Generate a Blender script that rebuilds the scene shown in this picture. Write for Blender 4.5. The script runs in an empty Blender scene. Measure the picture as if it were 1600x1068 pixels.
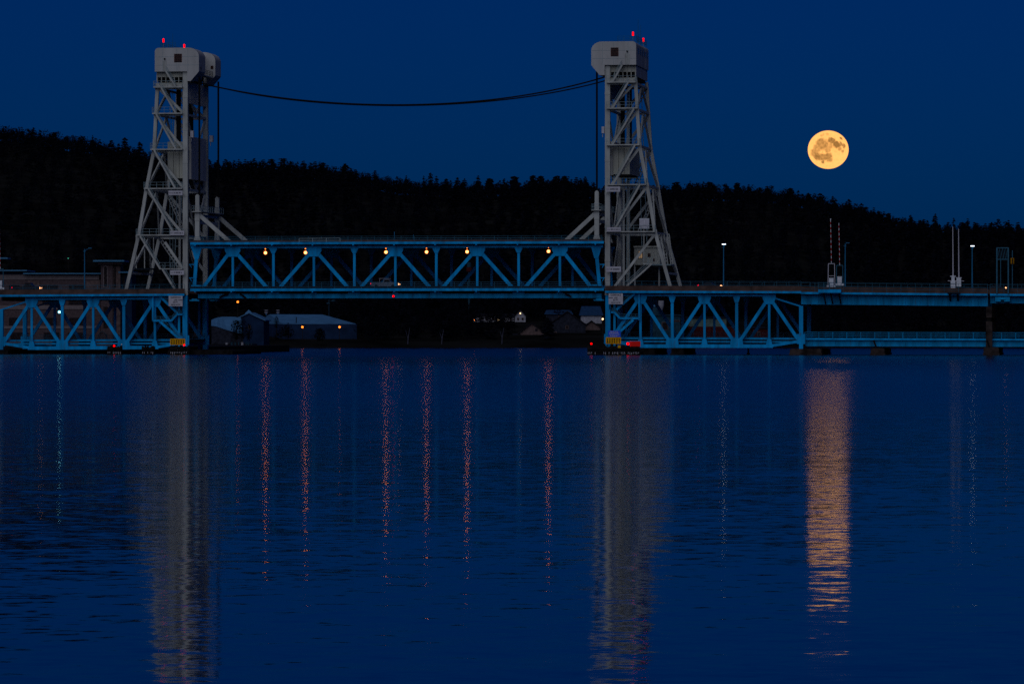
import bpy, math, random
import numpy as np
from mathutils import Vector
R = math.radians
random.seed(7)
sc = bpy.context.scene
col = sc.collection

# ---------------------------------------------------------------- camera
F = 7052.0            # pixels of the 1600 px photograph per unit tangent
H = 5.0               # eye height above the water, metres
HOR = 511.0           # photograph row of the horizon
cd = bpy.data.cameras.new("camera"); cam = bpy.data.objects.new("camera", cd); col.objects.link(cam)
cd.sensor_width = 36.0; cd.lens = F * 36.0 / 1600.0
cd.clip_start = 1.0; cd.clip_end = 40000.0
cam.location = (0, 0, H)
cam.rotation_euler = (R(90) - math.atan((534.0 - HOR) / F), 0, 0)
sc.camera = cam

# ---------------------------------------------------------------- light
SUN_EL, SUN_AZ = 38.0, 197.0      # afterglow low in the west, behind the camera and to its left (azimuth clockwise from +Y)
wd = bpy.data.worlds.new("World"); sc.world = wd; wd.use_nodes = True
nt = wd.node_tree; nt.nodes.clear()
sky = nt.nodes.new('ShaderNodeTexSky'); sky.sky_type = 'NISHITA'; sky.sun_disc = False
sky.sun_elevation = R(SUN_EL); sky.sun_rotation = R(SUN_AZ)
sky.air_density = 1.0; sky.dust_density = 0.6; sky.ozone_density = 3.0
tint = nt.nodes.new('ShaderNodeMix'); tint.data_type = 'RGBA'; tint.blend_type = 'MULTIPLY'; tint.inputs[0].default_value = 1.0
tint.inputs[7].default_value = (0.001, 0.205, 1.0, 1)
bg = nt.nodes.new('ShaderNodeBackground'); bg.inputs[1].default_value = 0.0147
wo = nt.nodes.new('ShaderNodeOutputWorld')
nt.links.new(sky.outputs[0], tint.inputs[6]); nt.links.new(tint.outputs[2], bg.inputs[0]); nt.links.new(bg.outputs[0], wo.inputs[0])
sl = bpy.data.lights.new("afterglow_sun", 'SUN'); so = bpy.data.objects.new("afterglow_sun", sl); col.objects.link(so)
sl.energy = 0.70; sl.angle = R(64); sl.color = (0.88, 0.93, 1.0)
sd = Vector((math.sin(R(SUN_AZ)) * math.cos(R(SUN_EL)), math.cos(R(SUN_AZ)) * math.cos(R(SUN_EL)), math.sin(R(SUN_EL))))
so.rotation_euler = sd.to_track_quat('Z', 'Y').to_euler(); so.location = (-200, -200, 100)
sc.view_settings.view_transform = 'Standard'; sc.view_settings.look = 'None'
sc.view_settings.exposure = 0.0; sc.view_settings.gamma = 1.0
sc.render.engine = 'CYCLES'
sc.cycles.max_bounces = 6; sc.cycles.sample_clamp_indirect = 0; sc.cycles.sample_clamp_direct = 0
sc.cycles.use_denoising = False

# ---------------------------------------------------------------- frames of reference
SN = 0.148; CN = math.sqrt(1 - SN * SN); OX, OY = -21.2, 832.0; RZ = -math.asin(SN)
WB = 17.2             # distance between the near and the far truss
def U(px, w=0.0):
    t = (px - 800.0) / F
    return (t * (OY + w * CN) - OX - w * SN) / (CN + t * SN)
def Z(px, py, w=0.0):
    y = OY - U(px, w) * SN + w * CN
    return H + (HOR - py) / F * y
def XP(px, Y): return (px - 800.0) / F * Y
def ZP(py, Y): return H + (HOR - py) / F * Y
def br_world(u, w, z): return Vector((OX + u * CN + w * SN, OY - u * SN + w * CN, z))

# ---------------------------------------------------------------- materials
def mat(name, c, rough=0.6, metal=0.0, var=0.12, scale=1.5, emit=None, es=0.0, streak=False, spec=0.1, rust=0.0):
    m = bpy.data.materials.new(name); m.use_nodes = True
    n = m.node_tree.nodes; l = m.node_tree.links; p = n['Principled BSDF']
    p.inputs['Roughness'].default_value = rough; p.inputs['Metallic'].default_value = metal
    p.inputs['Specular IOR Level'].default_value = spec
    tc = n.new('ShaderNodeTexCoord'); mp = n.new('ShaderNodeMapping')
    mp.inputs['Scale'].default_value = (1, 1, 0.18) if streak else (1, 1, 1)
    nz = n.new('ShaderNodeTexNoise'); nz.inputs['Scale'].default_value = scale; nz.inputs['Detail'].default_value = 5
    rp = n.new('ShaderNodeValToRGB')
    rp.color_ramp.elements[0].position = 0.32; rp.color_ramp.elements[1].position = 0.68
    rp.color_ramp.elements[0].color = tuple(x * (1 - var * 1.6) for x in c) + (1,)
    rp.color_ramp.elements[1].color = tuple(min(1, x * (1 + var)) for x in c) + (1,)
    l.new(tc.outputs['Object'], mp.inputs[0]); l.new(mp.outputs[0], nz.inputs['Vector'])
    l.new(nz.outputs['Fac'], rp.inputs[0]); out = rp.outputs[0]
    if rust:                                    # weathering: rust runs and grime patches of their own shape
        mp2 = n.new('ShaderNodeMapping'); mp2.inputs['Scale'].default_value = (1, 1, 0.35); mp2.inputs['Location'].default_value = (7, 3, 5)
        n2 = n.new('ShaderNodeTexNoise'); n2.inputs['Scale'].default_value = 1.7; n2.inputs['Detail'].default_value = 7; n2.inputs['Roughness'].default_value = 0.7
        r2 = n.new('ShaderNodeMapRange'); r2.inputs[1].default_value = 0.56; r2.inputs[2].default_value = 0.70; r2.inputs[3].default_value = 0; r2.inputs[4].default_value = rust
        mx = n.new('ShaderNodeMix'); mx.data_type = 'RGBA'; mx.inputs[7].default_value = (0.075, 0.05, 0.04, 1)
        l.new(tc.outputs['Object'], mp2.inputs[0]); l.new(mp2.outputs[0], n2.inputs['Vector']); l.new(n2.outputs['Fac'], r2.inputs[0])
        l.new(r2.outputs[0], mx.inputs[0]); l.new(out, mx.inputs[6]); out = mx.outputs[2]
    l.new(out, p.inputs['Base Color'])
    if emit:
        p.inputs['Emission Color'].default_value = emit + (1,); p.inputs['Emission Strength'].default_value = es
    return m
M = {}
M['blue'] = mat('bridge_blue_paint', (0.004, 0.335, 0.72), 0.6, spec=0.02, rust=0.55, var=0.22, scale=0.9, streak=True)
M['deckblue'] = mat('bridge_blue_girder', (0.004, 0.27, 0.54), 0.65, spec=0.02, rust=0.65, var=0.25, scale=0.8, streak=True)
M['grey'] = mat('tower_grey_paint', (0.43, 0.43, 0.39), 0.7, rust=0.45, var=0.16, scale=0.7, streak=True)
M['greylight'] = mat('tower_pale_panel', (0.45, 0.435, 0.41), 0.7, rust=0.2, var=0.10, scale=0.5, streak=True)
M['panel'] = mat('counterweight_panel', (0.42, 0.41, 0.34), 0.8, var=0.15, scale=0.6, streak=True)
M['rail'] = mat('railing_paint', (0.03, 0.12, 0.18), 0.6)
M['greyrail'] = mat('tower_rail_paint', (0.22, 0.30, 0.32), 0.6)
M['brown'] = mat('barrier_brown', (0.085, 0.05, 0.04), 0.85, var=0.3, scale=0.6)
M['black'] = mat('rope_black', (0.006, 0.006, 0.007), 0.8)
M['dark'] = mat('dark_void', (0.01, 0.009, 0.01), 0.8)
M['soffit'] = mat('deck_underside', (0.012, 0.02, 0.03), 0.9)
M['window'] = mat('window_glass', (0.02, 0.012, 0.012), 0.25, var=0.4, scale=3)
M['winframe'] = mat('window_rust', (0.14, 0.06, 0.05), 0.8, var=0.3, scale=4)
M['asphalt'] = mat('asphalt', (0.045, 0.045, 0.048), 0.95)
M['pier'] = mat('pier_concrete', (0.042, 0.030, 0.027), 0.95, var=0.45, scale=0.8)
M['pierdark'] = mat('fender_timber', (0.012, 0.010, 0.010), 0.95, var=0.4, scale=1.2)
M['sign'] = mat('sign_white', (0.50, 0.47, 0.50), 0.6, var=0.08)
M['signblue'] = mat('sign_blue', (0.02, 0.10, 0.75), 0.6)
M['signred'] = mat('board_red', (0.85, 0.01, 0.005), 0.6, var=0.1)
M['yellow'] = mat('hoarding_yellow', (0.75, 0.36, 0.0), 0.7, var=0.15)
M['ink'] = mat('sign_lettering', (0.03, 0.03, 0.04), 0.8)
M['white'] = mat('white_paint', (0.7, 0.7, 0.72), 0.6)
M['red'] = mat('red_paint', (0.5, 0.02, 0.02), 0.6)
M['pole'] = mat('lamp_pole', (0.02, 0.16, 0.30), 0.5)
M['amberpaint'] = mat('amber_signal_housing', (0.45, 0.20, 0.0), 0.6)
M['brick'] = mat('brick_wall', (0.085, 0.058, 0.062), 0.9, var=0.2, scale=2.5)
M['tan'] = mat('tan_cladding', (0.17, 0.135, 0.135), 0.85, var=0.12)
M['roofblue'] = mat('roof_edge_blue', (0.06, 0.20, 0.34), 0.6)
M['snowroof'] = mat('pale_metal_roof', (0.07, 0.19, 0.34), 0.7, var=0.12, scale=0.4)
M['bluewall'] = mat('blue_grey_wall', (0.008, 0.024, 0.065), 0.9, var=0.2, scale=0.5)
M['darkwall'] = mat('dark_wall', (0.02, 0.022, 0.035), 0.9, var=0.3)
M['whitewall'] = mat('white_siding', (0.30, 0.29, 0.32), 0.85, var=0.2)
M['pinkwall'] = mat('weathered_siding', (0.12, 0.08, 0.075), 0.9, var=0.25)
M['teal'] = mat('teal_wall', (0.015, 0.05, 0.075), 0.9, var=0.25)
M['palegreen'] = mat('pale_green_cladding', (0.10, 0.14, 0.12), 0.9, var=0.2)
M['redwall'] = mat('red_cladding', (0.06, 0.009, 0.01), 0.9, var=0.3)
M['blueroof'] = mat('blue_roof', (0.015, 0.05, 0.12), 0.8, var=0.2)
M['darkroof'] = mat('dark_shingle', (0.014, 0.013, 0.018), 0.95, var=0.3)
M['silver'] = mat('car_silver', (0.14, 0.17, 0.21), 0.35, metal=0.3, var=0.03)
M['cardark'] = mat('car_dark', (0.02, 0.025, 0.035), 0.3, var=0.03)
M['tyre'] = mat('tyre_rubber', (0.01, 0.01, 0.01), 0.9)
M['leaf'] = mat('conifer_foliage', (0.004, 0.005, 0.009), 0.95, var=0.5, scale=0.3, spec=0.02)
M['bark'] = mat('bark', (0.03, 0.024, 0.022), 0.95)
M['palebark'] = mat('pale_birch_bark', (0.07, 0.07, 0.1), 0.9)
M['ground'] = mat('far_ground', (0.012, 0.012, 0.012), 0.98, var=0.4, scale=0.05, spec=0.0)
def glow(name, c, s):
    return mat(name, tuple(min(0.8, x) for x in c), 0.5, var=0, emit=c, es=s)
M['e_red'] = glow('red_beacon_glow', (1.0, 0.0, 0.0), 1.6)
M['e_navred'] = glow('red_navigation_glow', (1.0, 0.0, 0.0), 2.0)
M['e_amber'] = glow('amber_lamp_glow', (1.0, 0.24, 0.06), 8.0)
M['e_amber2'] = glow('amber_shore_glow', (1.0, 0.22, 0.02), 2.6)
M['e_white'] = glow('white_lamp_glow', (0.2, 0.75, 1.0), 6.0)
M['e_street'] = glow('street_lamp_glow', (0.9, 0.95, 1.0), 3.2)
M['e_warm'] = glow('warm_lamp_glow', (1.0, 0.66, 0.34), 2.4)
M['e_green'] = glow('green_lamp_glow', (0.1, 1.0, 0.6), 1.2)
M['e_window'] = glow('lit_window_glow', (0.8, 0.5, 0.25), 0.16)
M['e_tail'] = glow('tail_lamp_glow', (1.0, 0.0, 0.03), 1.2)
M['e_head'] = glow('head_lamp_glow', (1.0, 0.45, 0.2), 2.5)

# ---------------------------------------------------------------- mesh builder
class MB:
    def __init__(s): s.v = []; s.f = []
    def add(s, vs, fs):
        b = len(s.v); s.v += [tuple(v) for v in vs]; s.f += [tuple(i + b for i in f) for f in fs]; return s
    def box(s, x0, x1, y0, y1, z0, z1):
        if x0 > x1: x0, x1 = x1, x0
        if y0 > y1: y0, y1 = y1, y0
        if z0 > z1: z0, z1 = z1, z0
        return s.add([(x0,y0,z0),(x1,y0,z0),(x1,y1,z0),(x0,y1,z0),(x0,y0,z1),(x1,y0,z1),(x1,y1,z1),(x0,y1,z1)],
                     [(0,3,2,1),(4,5,6,7),(0,1,5,4),(1,2,6,5),(2,3,7,6),(3,0,4,7)])
    def beam(s, p, q, a, b=None, side=(0, 1, 0)):
        """box bar from p to q; b = thickness along 'side', a = the other thickness"""
        b = a if b is None else b
        p = Vector(p); q = Vector(q); d = (q - p).normalized(); sd_ = Vector(side)
        if abs(d.dot(sd_)) > 0.98: sd_ = Vector((1, 0, 0))
        n = d.cross(sd_).normalized(); t = n.cross(d).normalized()
        n = n * a / 2; t = t * b / 2; vs = []
        for e in (p, q): vs += [e - n - t, e + n - t, e + n + t, e - n + t]
        return s.add(vs, [(3,2,1,0),(4,5,6,7),(0,1,5,4),(1,2,6,5),(2,3,7,6),(3,0,4,7)])
    def prism(s, pts, w0, w1):
        """outline of (u, z) points extruded from depth w0 to w1"""
        n = len(pts); vs = [(p[0], w0, p[1]) for p in pts] + [(p[0], w1, p[1]) for p in pts]
        return s.add(vs, [tuple(range(n)), tuple(range(2 * n - 1, n - 1, -1))] + [((i + 1) % n, i, n + i, n + (i + 1) % n) for i in range(n)])
    def laced(s, p, q, a, b=0.25, side=(0, 1, 0), rungs=None):
        """two flange bars with lacing between: reads as a perforated member"""
        p = Vector(p); q = Vector(q); d = q - p; L = d.length; d = d / L; sd_ = Vector(side)
        n = d.cross(sd_).normalized() * (a / 2 - 0.06)
        s.beam(p - n, q - n, 0.17, b, side); s.beam(p + n, q + n, 0.17, b, side)
        k = rungs or max(3, int(L / (a * 1.15)))
        for i in range(k + 1):
            c = p + d * (L * i / k); s.beam(c - n, c + n, a * 0.36, b * 0.5, side)
        return s
    def tube(s, pts, r, n=8, cap=True):
        pts = [Vector(p) for p in pts]; b = len(s.v)
        for i, p in enumerate(pts):
            d = (pts[min(i + 1, len(pts) - 1)] - pts[max(i - 1, 0)]).normalized()
            x = d.cross(Vector((0, 0, 1)) if abs(d.z) < 0.9 else Vector((0, 1, 0))).normalized(); y = d.cross(x)
            rr = r[i] if isinstance(r, (list, tuple)) else r
            for k in range(n):
                t = 2 * math.pi * k / n; s.v.append(tuple(p + (x * math.cos(t) + y * math.sin(t)) * rr))
        for i in range(len(pts) - 1):
            for k in range(n):
                k2 = (k + 1) % n
                s.f.append((b + i * n + k, b + i * n + k2, b + (i + 1) * n + k2, b + (i + 1) * n + k))
        if cap:
            s.f.append(tuple(b + k for k in range(n - 1, -1, -1))); e = b + (len(pts) - 1) * n; s.f.append(tuple(e + k for k in range(n)))
        return s
    def ball(s, c, r, rz=None, n=12, m=8):
        rz = rz or r; b = len(s.v); s.v.append((c[0], c[1], c[2] - rz))
        for i in range(1, m):
            t = math.pi * i / m
            for k in range(n):
                a = 2 * math.pi * k / n; s.v.append((c[0] + r * math.sin(t) * math.cos(a), c[1] + r * math.sin(t) * math.sin(a), c[2] - rz * math.cos(t)))
        s.v.append((c[0], c[1], c[2] + rz)); top = len(s.v) - 1
        for k in range(n):
            k2 = (k + 1) % n; s.f.append((b, b + 1 + k2, b + 1 + k)); s.f.append((top, top - n + k, top - n + k2))
            for i in range(m - 2): s.f.append((b + 1 + i * n + k, b + 1 + i * n + k2, b + 1 + (i + 1) * n + k2, b + 1 + (i + 1) * n + k))
        return s
    def build(s, name, m, parent=None, label=None, smooth=False):
        o0 = ORG.get(parent.name, (0, 0, 0)) if parent else (0, 0, 0)
        me = bpy.data.meshes.new(name); me.from_pydata([(v[0] - o0[0], v[1] - o0[1], v[2] - o0[2]) for v in s.v], [], s.f)
        me.materials.append(m); me.update()
        if smooth: me.polygons.foreach_set('use_smooth', [True] * len(me.polygons))
        o = bpy.data.objects.new(name, me); col.objects.link(o)
        if parent:
            o.parent = parent; ORG[o.name] = o0
        if label: o['label'] = label
        return o
ORG = {}
def tag(o, label, cat, group=None):
    o['label'] = label; o['category'] = cat
    if group: o['group'] = group
    return o
def thing(name, label, cat, org, bridge=True, group=None, rz=None):
    o = bpy.data.objects.new(name, None); col.objects.link(o); o.empty_display_size = 1
    ORG[o.name] = tuple(org)
    o.location = br_world(*org) if bridge else Vector(org)
    o.rotation_euler = (0, 0, RZ if bridge else (rz or 0))
    return tag(o, label, cat, group)
def struct(o, kind='structure'):
    o['kind'] = kind; return o
def single(mb, name, m, label, cat, org, bridge=True, group=None, smooth=False):
    """a thing that is one mesh"""
    ORG['__s'] = tuple(org)
    class P: name = '__s'
    me_o = MB.build.__get__(mb)(name, m, None, None, smooth)
    me = me_o.data
    co = np.empty(len(me.vertices) * 3); me.vertices.foreach_get('co', co); co = co.reshape(-1, 3) - np.array(org); me.vertices.foreach_set('co', co.ravel()); me.update()
    me_o.location = br_world(*org) if bridge else Vector(org); me_o.rotation_euler = (0, 0, RZ if bridge else 0)
    return tag(me_o, label, cat, group)
def text(name, body, size, at, m, parent, sx=1.0):
    """lettering lying in the u-z plane, facing the camera side"""
    c = bpy.data.curves.new(name, 'FONT'); c.body = body; c.size = size; c.align_x = 'CENTER'; c.align_y = 'CENTER'; c.extrude = 0.01; c.offset = size * 0.02
    t = bpy.data.objects.new('tmp', c); col.objects.link(t)
    me = bpy.data.meshes.new_from_object(t.evaluated_get(bpy.context.evaluated_depsgraph_get()))
    bpy.data.objects.remove(t)
    o0 = ORG[parent.name]
    for v in me.vertices:
        x, y, z = v.co; v.co = (at[0] - o0[0] + x * sx, at[1] - o0[1] - z, at[2] - o0[2] + y)
    me.materials.clear(); me.materials.append(m)
    o = bpy.data.objects.new(name, me); col.objects.link(o); o.parent = parent; ORG[o.name] = o0
    return o

# ================================================================ THE SETTING
# water: one sheet; ripples are slopes of the surface, finer and steeper far out, calmer near the shore
def water_mat():
    m = bpy.data.materials.new('lake_water'); m.use_nodes = True
    n = m.node_tree.nodes; l = m.node_tree.links; p = n['Principled BSDF']
    p.inputs['Base Color'].default_value = (0.0003, 0.003, 0.012, 1); p.inputs['IOR'].default_value = 1.225
    tc = n.new('ShaderNodeTexCoord'); sp = n.new('ShaderNodeSeparateXYZ'); l.new(tc.outputs['Object'], sp.inputs[0])
    def mr(inp, a, b, c, d):
        r = n.new('ShaderNodeMapRange'); r.inputs[1].default_value = a; r.inputs[2].default_value = b; r.inputs[3].default_value = c; r.inputs[4].default_value = d
        l.new(inp, r.inputs[0]); return r.outputs[0]
    def slope(sx, sy, detail, amp, off):
        mp = n.new('ShaderNodeMapping'); mp.inputs['Scale'].default_value = (sx, sy, 1); mp.inputs['Location'].default_value = (off, off * 2, 0)
        l.new(tc.outputs['Object'], mp.inputs[0])
        z = n.new('ShaderNodeTexNoise'); z.inputs['Scale'].default_value = 1.0; z.inputs['Detail'].default_value = detail; z.inputs['Roughness'].default_value = 0.55
        l.new(mp.outputs[0], z.inputs['Vector'])
        s_ = n.new('ShaderNodeVectorMath'); s_.operation = 'SUBTRACT'; s_.inputs[1].default_value = (0.5, 0.5, 0.5); l.new(z.outputs['Color'], s_.inputs[0])
        k = n.new('ShaderNodeVectorMath'); k.operation = 'MULTIPLY'; k.inputs[1].default_value = (amp * 0.6, amp, 0); l.new(s_.outputs[0], k.inputs[0])
        return k.outputs[0]
    def vadd(a, b):
        k = n.new('ShaderNodeVectorMath'); k.operation = 'ADD'; l.new(a, k.inputs[0]); l.new(b, k.inputs[1]); return k.outputs[0]
    def vscale(a, f):
        k = n.new('ShaderNodeVectorMath'); k.operation = 'SCALE'; l.new(a, k.inputs[0]); l.new(f, k.inputs['Scale']); return k.outputs[0]
    a = slope(1.2, 1.7, 2.0, 0.065, 3.1)       # ripples about a metre long
    b = slope(3.5, 5.5, 2.0, 0.110, 11.7)       # small ripples
    c = slope(0.12, 0.45, 1.5, 0.018, 23.0)     # longer low waves
    far = mr(sp.outputs['Y'], 60, 330, 0.30, 1.0)
    # breeze patches: slightly rougher and smoother lanes
    mp = n.new('ShaderNodeMapping'); mp.inputs['Scale'].default_value = (0.01, 0.05, 1); l.new(tc.outputs['Object'], mp.inputs[0])
    z = n.new('ShaderNodeTexNoise'); z.inputs['Scale'].default_value = 1.0; z.inputs['Detail'].default_value = 3; l.new(mp.outputs[0], z.inputs['Vector'])
    patch = mr(z.outputs['Fac'], 0.35, 0.65, 0.9, 1.1)
    s1 = vscale(vscale(vadd(a, vscale(b, far)), mr(sp.outputs['Y'], 60, 330, 0.85, 1.25)), patch)
    s2 = vadd(s1, c)
    up = n.new('ShaderNodeVectorMath'); up.operation = 'ADD'; up.inputs[1].default_value = (0, 0, 1); l.new(s2, up.inputs[0])
    nm = n.new('ShaderNodeVectorMath'); nm.operation = 'NORMALIZE'; l.new(up.outputs[0], nm.inputs[0])
    l.new(nm.outputs[0], p.inputs['Normal'])
    l.new(mr(sp.outputs['Y'], 80, 320, 0.045, 0.15), p.inputs['Roughness'])
    return m
w_ = MB(); w_.add([(-4000, -300, 0), (4000, -300, 0), (4000, 9000, 0), (-4000, 9000, 0)], [(0, 1, 2, 3)])
struct(w_.build('water', water_mat()))

# far land: one sheet rising from the shore to the wooded ridge
RIDGE = [(-400,190),(0,199),(40,206),(80,212),(110,216),(150,221),(200,233),(235,243),(290,248),(345,255),(400,255),(440,255),(500,260),(540,267),(580,275),(620,283),(650,286),(700,288),(740,288),(780,286),(820,286),(860,283),(915,284),(940,296),(1045,293),(1100,290),(1150,294),(1200,297),(1260,304),(1300,316),(1340,325),(1400,341),(1450,350),(1500,353),(1560,353),(1600,355),(1800,372),(2400,395)]
rx = [r[0] for r in RIDGE]; ry = [r[1] for r in RIDGE]
YR = 2200.0; YS = 1100.0
def ridge_z(px): return ZP(float(np.interp(px, rx, ry)), YR) - 7.0
def land_z(px, Y):
    zr = ridge_z(px)
    if Y < YS - 12: return -2.0
    if Y < YS + 6: return -2.0 + 3.4 * (Y - (YS - 12)) / 18.0
    base = float(np.interp(Y, [YS + 6, 1200, 1400], [1.4, 6.0, 9.0]))
    if Y <= 1400: return base
    if Y <= YR:
        t = (Y - 1400) / (YR - 1400); t = t * t * (3 - 2 * t); return 9 + (zr - 9) * t
    return zr - (Y - YR) * 0.02
nx, Ys = 140, [1086, 1092, 1100, 1108, 1130, 1160, 1200, 1260, 1330] + [1400 + i * 40 for i in range(21)] + [2300, 2600, 3200, 5000, 8000]
g = MB()
for Y in Ys:
    for i in range(nx + 1):
        px = -2400 + i * 6400.0 / nx
        g.v.append((XP(px, Y), Y, land_z(px, Y) + (math.sin(px * 0.05 + Y * 0.02) * 0.6 if Y > 1300 else 0)))
for j in range(len(Ys) - 1):
    for i in range(nx): a = j * (nx + 1) + i; g.f.append((a, a + 1, a + nx + 2, a + nx + 1))
struct(g.build('hill', M['ground']))
# near quay on the left bank
q = MB(); q.box(U(-900, 24), U(330, 24), 24, 100, -1.5, 1.3)
qo = q.build('ground', M['pierdark']); qo.location = br_world(0, 0, 0); qo.rotation_euler = (0, 0, RZ); struct(qo)
# left bank land running back to the hill
q = MB(); q.add([(-700, 935, 1.25), (XP(352, 960), 950, 1.25), (XP(396, 1060), 1055, 1.25), (XP(400, 1130), 1130, 1.25), (-700, 1130, 1.25),
                 (-700, 935, -1), (XP(352, 960), 950, -1), (XP(396, 1060), 1055, -1), (XP(400, 1130), 1130, -1), (-700, 1130, -1)],
                [(0, 1, 2, 3, 4), (1, 0, 5, 6), (2, 1, 6, 7), (3, 2, 7, 8), (0, 4, 9, 5)])
struct(q.build('ground', M['ground']))

# ================================================================ THE MOON
YM = 9000.0
def moon():
    r = 31.8 / F * YM; c = (XP(1294, YM), YM, ZP(234, YM))
    m = bpy.data.materials.new('moon_surface'); m.use_nodes = True
    n = m.node_tree.nodes; l = m.node_tree.links; p = n['Principled BSDF']; p.inputs['Base Color'].default_value = (0, 0, 0, 1); p.inputs['Specular IOR Level'].default_value = 0
    tc = n.new('ShaderNodeTexCoord')
    nz = n.new('ShaderNodeTexNoise'); nz.inputs['Scale'].default_value = 4.2 / r; nz.inputs['Detail'].default_value = 8; nz.inputs['Roughness'].default_value = 0.68
    l.new(tc.outputs['Object'], nz.inputs['Vector'])
    w1 = n.new('ShaderNodeVectorMath'); w1.operation = 'SUBTRACT'; w1.inputs[1].default_value = (0.5,) * 3; l.new(nz.outputs['Color'], w1.inputs[0])
    w2 = n.new('ShaderNodeVectorMath'); w2.operation = 'SCALE'; w2.inputs['Scale'].default_value = r * 0.34; l.new(w1.outputs[0], w2.inputs[0])
    w3 = n.new('ShaderNodeVectorMath'); w3.operation = 'ADD'; l.new(tc.outputs['Object'], w3.inputs[0]); l.new(w2.outputs[0], w3.inputs[1])
    # maria: (x, z, radius, depth) in moon radii, read off the disc
    seas = [(-.46,.36,.24,.75),(-.34,.20,.30,.7),(-.62,.05,.25,.6),(-.75,-.2,.25,.7),(-.60,-.36,.24,.9),(-.36,-.40,.22,.75),(-.10,-.40,.22,.8),(.02,-.54,.14,.7),(-.33,-.65,.11,.9),
            (.10,.42,.20,.9),(.36,.22,.20,1.0),(.55,.25,.14,.8),(.73,.18,.13,.8),(.62,.54,.10,.9),(.66,-.10,.10,.6),(-.10,-.04,.18,.55),(.05,.15,.14,.6),(-.2,.38,.18,.5),(.5,.02,.12,.6),(-.35,.72,.12,.35),(-.12,.78,.12,.35)]
    acc = None
    for (x, z, rad, dep) in seas:
        d = n.new('ShaderNodeVectorMath'); d.operation = 'DISTANCE'; l.new(w3.outputs[0], d.inputs[0])
        yy = -math.sqrt(max(0, 1 - x * x - z * z)); d.inputs[1].default_value = (x * r, yy * r, z * r)
        mr_ = n.new('ShaderNodeMapRange'); mr_.interpolation_type = 'SMOOTHSTEP'
        mr_.inputs[1].default_value = rad * r * 0.62; mr_.inputs[2].default_value = rad * r * 1.28; mr_.inputs[3].default_value = dep; mr_.inputs[4].default_value = 0
        l.new(d.outputs['Value'], mr_.inputs[0])
        if acc is None: acc = mr_.outputs[0]
        else:
            k = n.new('ShaderNodeMath'); k.operation = 'MAXIMUM'; l.new(acc, k.inputs[0]); l.new(mr_.outputs[0], k.inputs[1]); acc = k.outputs[0]
    nz2 = n.new('ShaderNodeTexNoise'); nz2.inputs['Scale'].default_value = 9.0 / r; nz2.inputs['Detail'].default_value = 4; l.new(tc.outputs['Object'], nz2.inputs['Vector'])
    a1 = n.new('ShaderNodeMath'); a1.operation = 'MULTIPLY_ADD'; a1.inputs[1].default_value = 0.8; a1.inputs[2].default_value = -0.36; l.new(nz2.outputs['Fac'], a1.inputs[0])
    a2 = n.new('ShaderNodeMath'); a2.operation = 'ADD'; a2.use_clamp = True; l.new(acc, a2.inputs[0]); l.new(a1.outputs[0], a2.inputs[1])
    cr = n.new('ShaderNodeValToRGB'); cr.color_ramp.elements[0].color = (1.4, 0.64, 0.17, 1); cr.color_ramp.elements[1].color = (0.36, 0.165, 0.042, 1)
    l.new(a2.outputs[0], cr.inputs[0]); l.new(cr.outputs[0], p.inputs['Emission Color']); p.inputs['Emission Strength'].default_value = 1.0
    b = MB().ball(c, r, r * 0.94, 64, 40)
    single(b, 'moon', m, 'full amber moon with darker patches low in the night sky', 'moon', c, bridge=False, smooth=True)
moon()

# ================================================================ THE LIFT BRIDGE
def P(px, py, w=0.0): return (U(px, w), w, Z(px, py, w))
def solo(parent, name, m, fn):
    b = MB(); fn(b); return b.build(name, m, parent)
def bm(parent, name, m, p, q, a, b=None, side=(0, 1, 0)):
    return MB().beam(p, q, a, b, side).build(name, m, parent)
def railing(mb, p, q, h, step, r=0.05, rails=3, posts=True):
    p = Vector(p); q = Vector(q); L = (q - p).length; k = max(1, round(L / step))
    for i in range(rails):
        z = Vector((0, 0, h * (i + 1) / rails)); mb.beam(p + z, q + z, r * 1.2, r * 1.2)
    if posts:
        for i in range(k + 1):
            c = p + (q - p) * (i / k); mb.beam(c, c + Vector((0, 0, h)), r * 1.5, r * 1.5)

WF = [0.0, WB]
# ---- truss of one span: panels between panel points us[], odd ones carry the diagonals at the top
def truss(root, pts, ytop, ybot, w, mt, big_first=True, vw=0.52, dw=0.66, chord_t=0.46, chord_b=0.6, skip_bottom=False, gtop=1.75, gh=2.9):
    """pts = photo columns of the panel points; ytop/ybot = functions giving photo rows of the chord centres on the near truss"""
    u = [U(p) for p in pts]; zt = [Z(p, ytop(p)) for p in pts]; zb = [Z(p, ybot(p)) for p in pts]
    n = len(pts)
    bm(root, 'top_chord', mt, (u[0], w, zt[0]), (u[-1], w, zt[-1]), chord_t, 0.55)
    return u, zt, zb
def gusset(b, u, z, w, wt, wb_, h, up=True, t=0.62):
    """plate: wide at the chord, narrowing away from it"""
    s = -1 if up else 1
    b.prism([(u - wt, z), (u + wt, z), (u + wt, z + s * h * 0.45), (u + wb_, z + s * h), (u - wb_, z + s * h), (u - wt, z + s * h * 0.45)][::(1 if s > 0 else -1)], w - t / 2, w + t / 2)

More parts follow.
